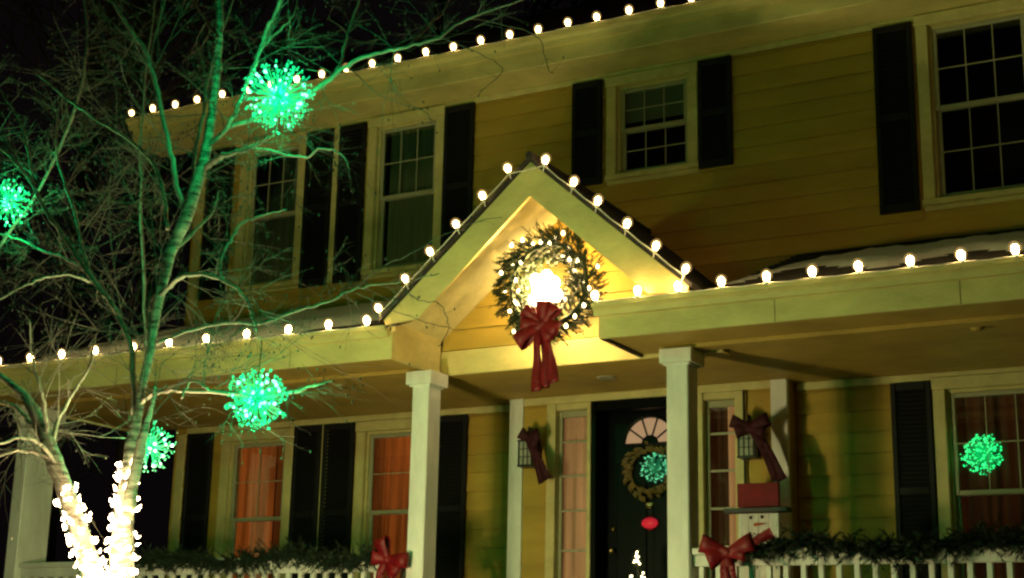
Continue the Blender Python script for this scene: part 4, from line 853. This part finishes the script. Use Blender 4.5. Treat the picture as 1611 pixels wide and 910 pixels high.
# ------------------------------------------------------------------ wall lanterns with dark bows
def lantern(lab, x, z0, blab, tails, loops):
    y = YB - 0.13; t = thing('wall_lantern', lab, 'lantern', (x, YB, z0), 'black wall lanterns beside the front door'); h = 0.20; w_ = 0.062
    MB().box(x - 0.04, x + 0.04, YB - 0.034, YB - 0.021, z0 + 0.04, z0 + 0.24).tube([(x, YB - 0.03, z0 + 0.22), (x, YB - 0.09, z0 + 0.33), (x, y, z0 + 0.30)], 0.009, 6).build('bracket', 'black', t)
    f = MB()
    for sx in (-1, 1):
        for sy in (-1, 1): f.box(x + sx * w_ - 0.006, x + sx * w_ + 0.006, y + sy * w_ - 0.006, y + sy * w_ + 0.006, z0, z0 + h)
    f.box(x - w_ - 0.01, x + w_ + 0.01, y - w_ - 0.01, y + w_ + 0.01, z0 - 0.014, z0); f.box(x - w_ - 0.012, x + w_ + 0.012, y - w_ - 0.012, y + w_ + 0.012, z0 + h, z0 + h + 0.012)
    for k in (1, 2): f.box(x - w_, x + w_, y - w_ - 0.003, y - w_ + 0.002, z0 + h * k / 3 - 0.003, z0 + h * k / 3 + 0.003); f.box(x + w_ - 0.002, x + w_ + 0.003, y - w_, y + w_, z0 + h * k / 3 - 0.003, z0 + h * k / 3 + 0.003)
    for sx in (-0.33, 0.33): f.box(x + sx * w_ - 0.003, x + sx * w_ + 0.003, y - w_ - 0.0035, y - w_ + 0.0015, z0, z0 + h)
    f.build('cage', 'black', t)
    MB().lathe([(w_ * 1.5, h + 0.012), (w_ * 0.5, h + 0.085), (0.012, h + 0.10), (0.012, h + 0.12), (0.001, h + 0.14)], (x, y, z0), 4).build('cap', 'black', t)
    MB().box(x - w_ + 0.007, x + w_ - 0.007, y - w_ + 0.007, y - w_ + 0.010, z0 + 0.002, z0 + h - 0.002).box(x + w_ - 0.010, x + w_ - 0.007, y - w_ + 0.011, y + w_ - 0.007, z0 + 0.002, z0 + h - 0.002).build('frosted_pane', 'smoke', t)
    bow(None, blab, (x + 0.05, y - 0.11, z0 + 0.21), 1.0, loops, tails, 'sheer', 0.022, 'dark red lantern bows', 0.13, 'lantern_bow')
lantern('black wall lantern left of the front door, under a dark red bow', -5.915, 1.68, 'dark red bow with long tails on the lantern left of the door',
        [([(0, 0, 0), (0.10, -0.02, -0.16), (0.19, 0, -0.35)], 0.06, 0.085), ([(0, 0, 0), (0.06, -0.01, -0.14), (0.13, 0, -0.38)], 0.05, 0.05)], [(2.5, 0.09), (0.3, 0.11), (-0.3, 0.10)])
lantern('black wall lantern right of the front door, above the wooden snowman', -3.965, 1.66, 'dark red bow with long tails on the lantern right of the door',
        [([(0, 0, 0), (0.14, -0.02, -0.18), (0.25, 0, -0.42)], 0.06, 0.09), ([(0, 0, 0), (0.10, -0.01, -0.16), (0.20, 0, -0.42)], 0.05, 0.06)], [(2.75, 0.16), (0.35, 0.17), (-0.3, 0.13), (3.4, 0.12)])

# ------------------------------------------------------------------ wooden snowman by the bay
sx0, sx1, sy = -3.985, -3.665, 10.86
sn = thing('wooden_snowman', 'tall board snowman with a red top hat and carrot nose by the right pilaster', 'decoration', ((sx0 + sx1) / 2, sy, ZFL))
for k in range(4):
    a = sx0 + (sx1 - sx0) * k / 4; MB().bev(a + 0.0015, a + (sx1 - sx0) / 4 - 0.0015, sy, sy + 0.022, ZFL + 0.001, 1.195, 0.002).build('board', 'wood_white', sn)
MB().bev(sx0 - 0.005, sx1 + 0.005, sy - 0.004, sy + 0.028, 1.245, 1.425, 0.004).build('hat_crown', 'wood_red', sn)
MB().bev(sx0 - 0.10, sx1 + 0.085, sy - 0.05, sy + 0.06, 1.20, 1.235, 0.004).build('hat_brim', 'black', sn)
cx = (sx0 + sx1) / 2
MB().lathe([(0.001, 0), (0.014, 0), (0.012, 0.006), (0.001, 0.008)], (0, 0, 0), 12).build('eye', 'black', sn, False, (cx - 0.06, sy - 0.001, 1.165)).rotation_euler = (math.pi / 2, 0, 0)
MB().lathe([(0.001, 0), (0.014, 0), (0.012, 0.006), (0.001, 0.008)], (0, 0, 0), 12).build('eye', 'black', sn, False, (cx + 0.03, sy - 0.001, 1.167)).rotation_euler = (math.pi / 2, 0, 0)
MB().tube([(cx - 0.03, sy - 0.006, 1.11), (cx + 0.015, sy - 0.016, 1.112), (cx + 0.06, sy - 0.024, 1.114)], [0.013, 0.010, 0.002], 8).build('nose', 'orange', sn, True)
m = MB()
for k in range(5): m.box(cx - 0.075 + 0.032 * k, cx - 0.062 + 0.032 * k, sy - 0.004, sy + 0.001, 1.045 - 0.012 * math.sin(k * 0.785), 1.057 - 0.012 * math.sin(k * 0.785))
m.build('mouth', 'black', sn)
ribm = MB(); ribbon(ribm, [(sx0 - 0.01, sy - 0.012, 0.90), (cx, sy - 0.02, 0.88), (sx1 + 0.01, sy - 0.012, 0.90)], [Vector((0, 0, 0.08))] * 3); ribm.build('scarf', 'red', sn)

# ------------------------------------------------------------------ things hung on or standing before the door
dw = thing('door_wreath', 'gold leaf wreath hanging on the black front door', 'wreath', (-4.93, YD - 0.03, 1.63)); rr_ = random.Random(8)
cw = Vector((-4.93, YD - 0.045, 1.63))
for k in range(84):
    a = 6.283 * k / 84 + rr_.uniform(-.1, .1); q = 0.175 + rr_.uniform(-0.035, 0.04); p = cw + Vector((math.cos(a) * q, rr_.uniform(-.02, .01), math.sin(a) * q))
    d = Vector((math.cos(a) * 0.7 - math.sin(a), rr_.uniform(-.5, 0), math.sin(a) * 0.7 + math.cos(a))).normalized(); s = d.cross(Vector((0, 1, 0))).normalized(); L = rr_.uniform(0.05, 0.085)
    MB().add([p, p + d * L * 0.5 + s * L * 0.28, p + d * L, p + d * L * 0.5 - s * L * 0.28, p + d * L * 0.5 + Vector((0, 0.008, 0))], [(0, 1, 4), (1, 2, 4), (2, 3, 4), (3, 0, 4)]).build('leaf', 'gold', dw)
MB().tube([cw + Vector((math.cos(i * 0.314) * 0.175, 0.012, math.sin(i * 0.314) * 0.175)) for i in range(21)], 0.012, 6).build('ring', 'gold', dw)
ro = thing('door_ornament', 'red oval ornament hanging below the gold wreath on the door', 'ornament', (-4.93, YD - 0.02, 1.20))
MB().lathe([(0.001, -0.012), (0.05, -0.010), (0.062, 0), (0.05, 0.010), (0.001, 0.012)], (0, 0, 0), 20).build('oval', 'red', ro, True, (-4.93, YD - 0.025, 1.20)).rotation_euler = (math.pi / 2, 0, 0)
M['red_glow'] = emit('red_glow_face', (1.0, 0.03, 0.06), 0.30, (0.6, 0.02, 0.03), False)  # red glow put into the colour of the ornament face
m = MB(); m.lathe([(0.001, -0.004), (0.040, -0.004), (0.048, 0.006), (0.001, 0.012)], (0, 0, 0), 18)
ov = m.build('oval_face', 'red_glow', ro, True, (-4.93, YD - 0.032, 1.20)); ov.rotation_euler = (math.pi / 2, 0, 0); ov.scale = (1.55, 0.95, 1)
MB().tube([(-4.93, YD - 0.02, 1.24), (-4.93, YD - 0.03, 1.45)], 0.002, 4).build('cord', 'black', ro)
tt = thing('small_lit_tree', 'little potted tree with white lights in front of the dark door', 'decoration', (-4.87, 10.98, ZFL))
MB().lathe([(0.001, 0), (0.12, 0), (0.16, 0.28), (0.15, 0.28), (0.14, 0.24), (0.001, 0.24)], (-4.87, 10.98, ZFL + 0.001), 16).build('pot', 'black', tt, True)
MB().tube([(-4.87, 10.98, 0.1), (-4.87, 10.98, 0.96)], [0.02, 0.004], 6).build('trunk', 'twig', tt)
m = MB(); lo = []
for k in range(200):
    u = rr_.random(); z = 0.18 + 0.78 * u; a = rr_.random() * 6.283; q = 0.21 * (1 - u) ** 0.9
    sprig(m, Vector((-4.87, 10.98, z)), Vector((math.cos(a), math.sin(a), -0.15)), q * rr_.uniform(0.6, 1) + 0.02, rr_, 14, 0.026, 0.002)
    if k % 3 == 0: lo.append((-4.87 + math.cos(a) * q * 0.95, 10.98 - abs(math.sin(a)) * q * 0.95, z))
o = m.build('foliage', 'needle', tt); o['kind'] = 'stuff'
b0 = MB().ball((0, 0, 0), 0.0085, 6, 4).build('bulb', 'wmini', tt); lo = lo[:64]; copies(b0, 'bulb', lo, tt)
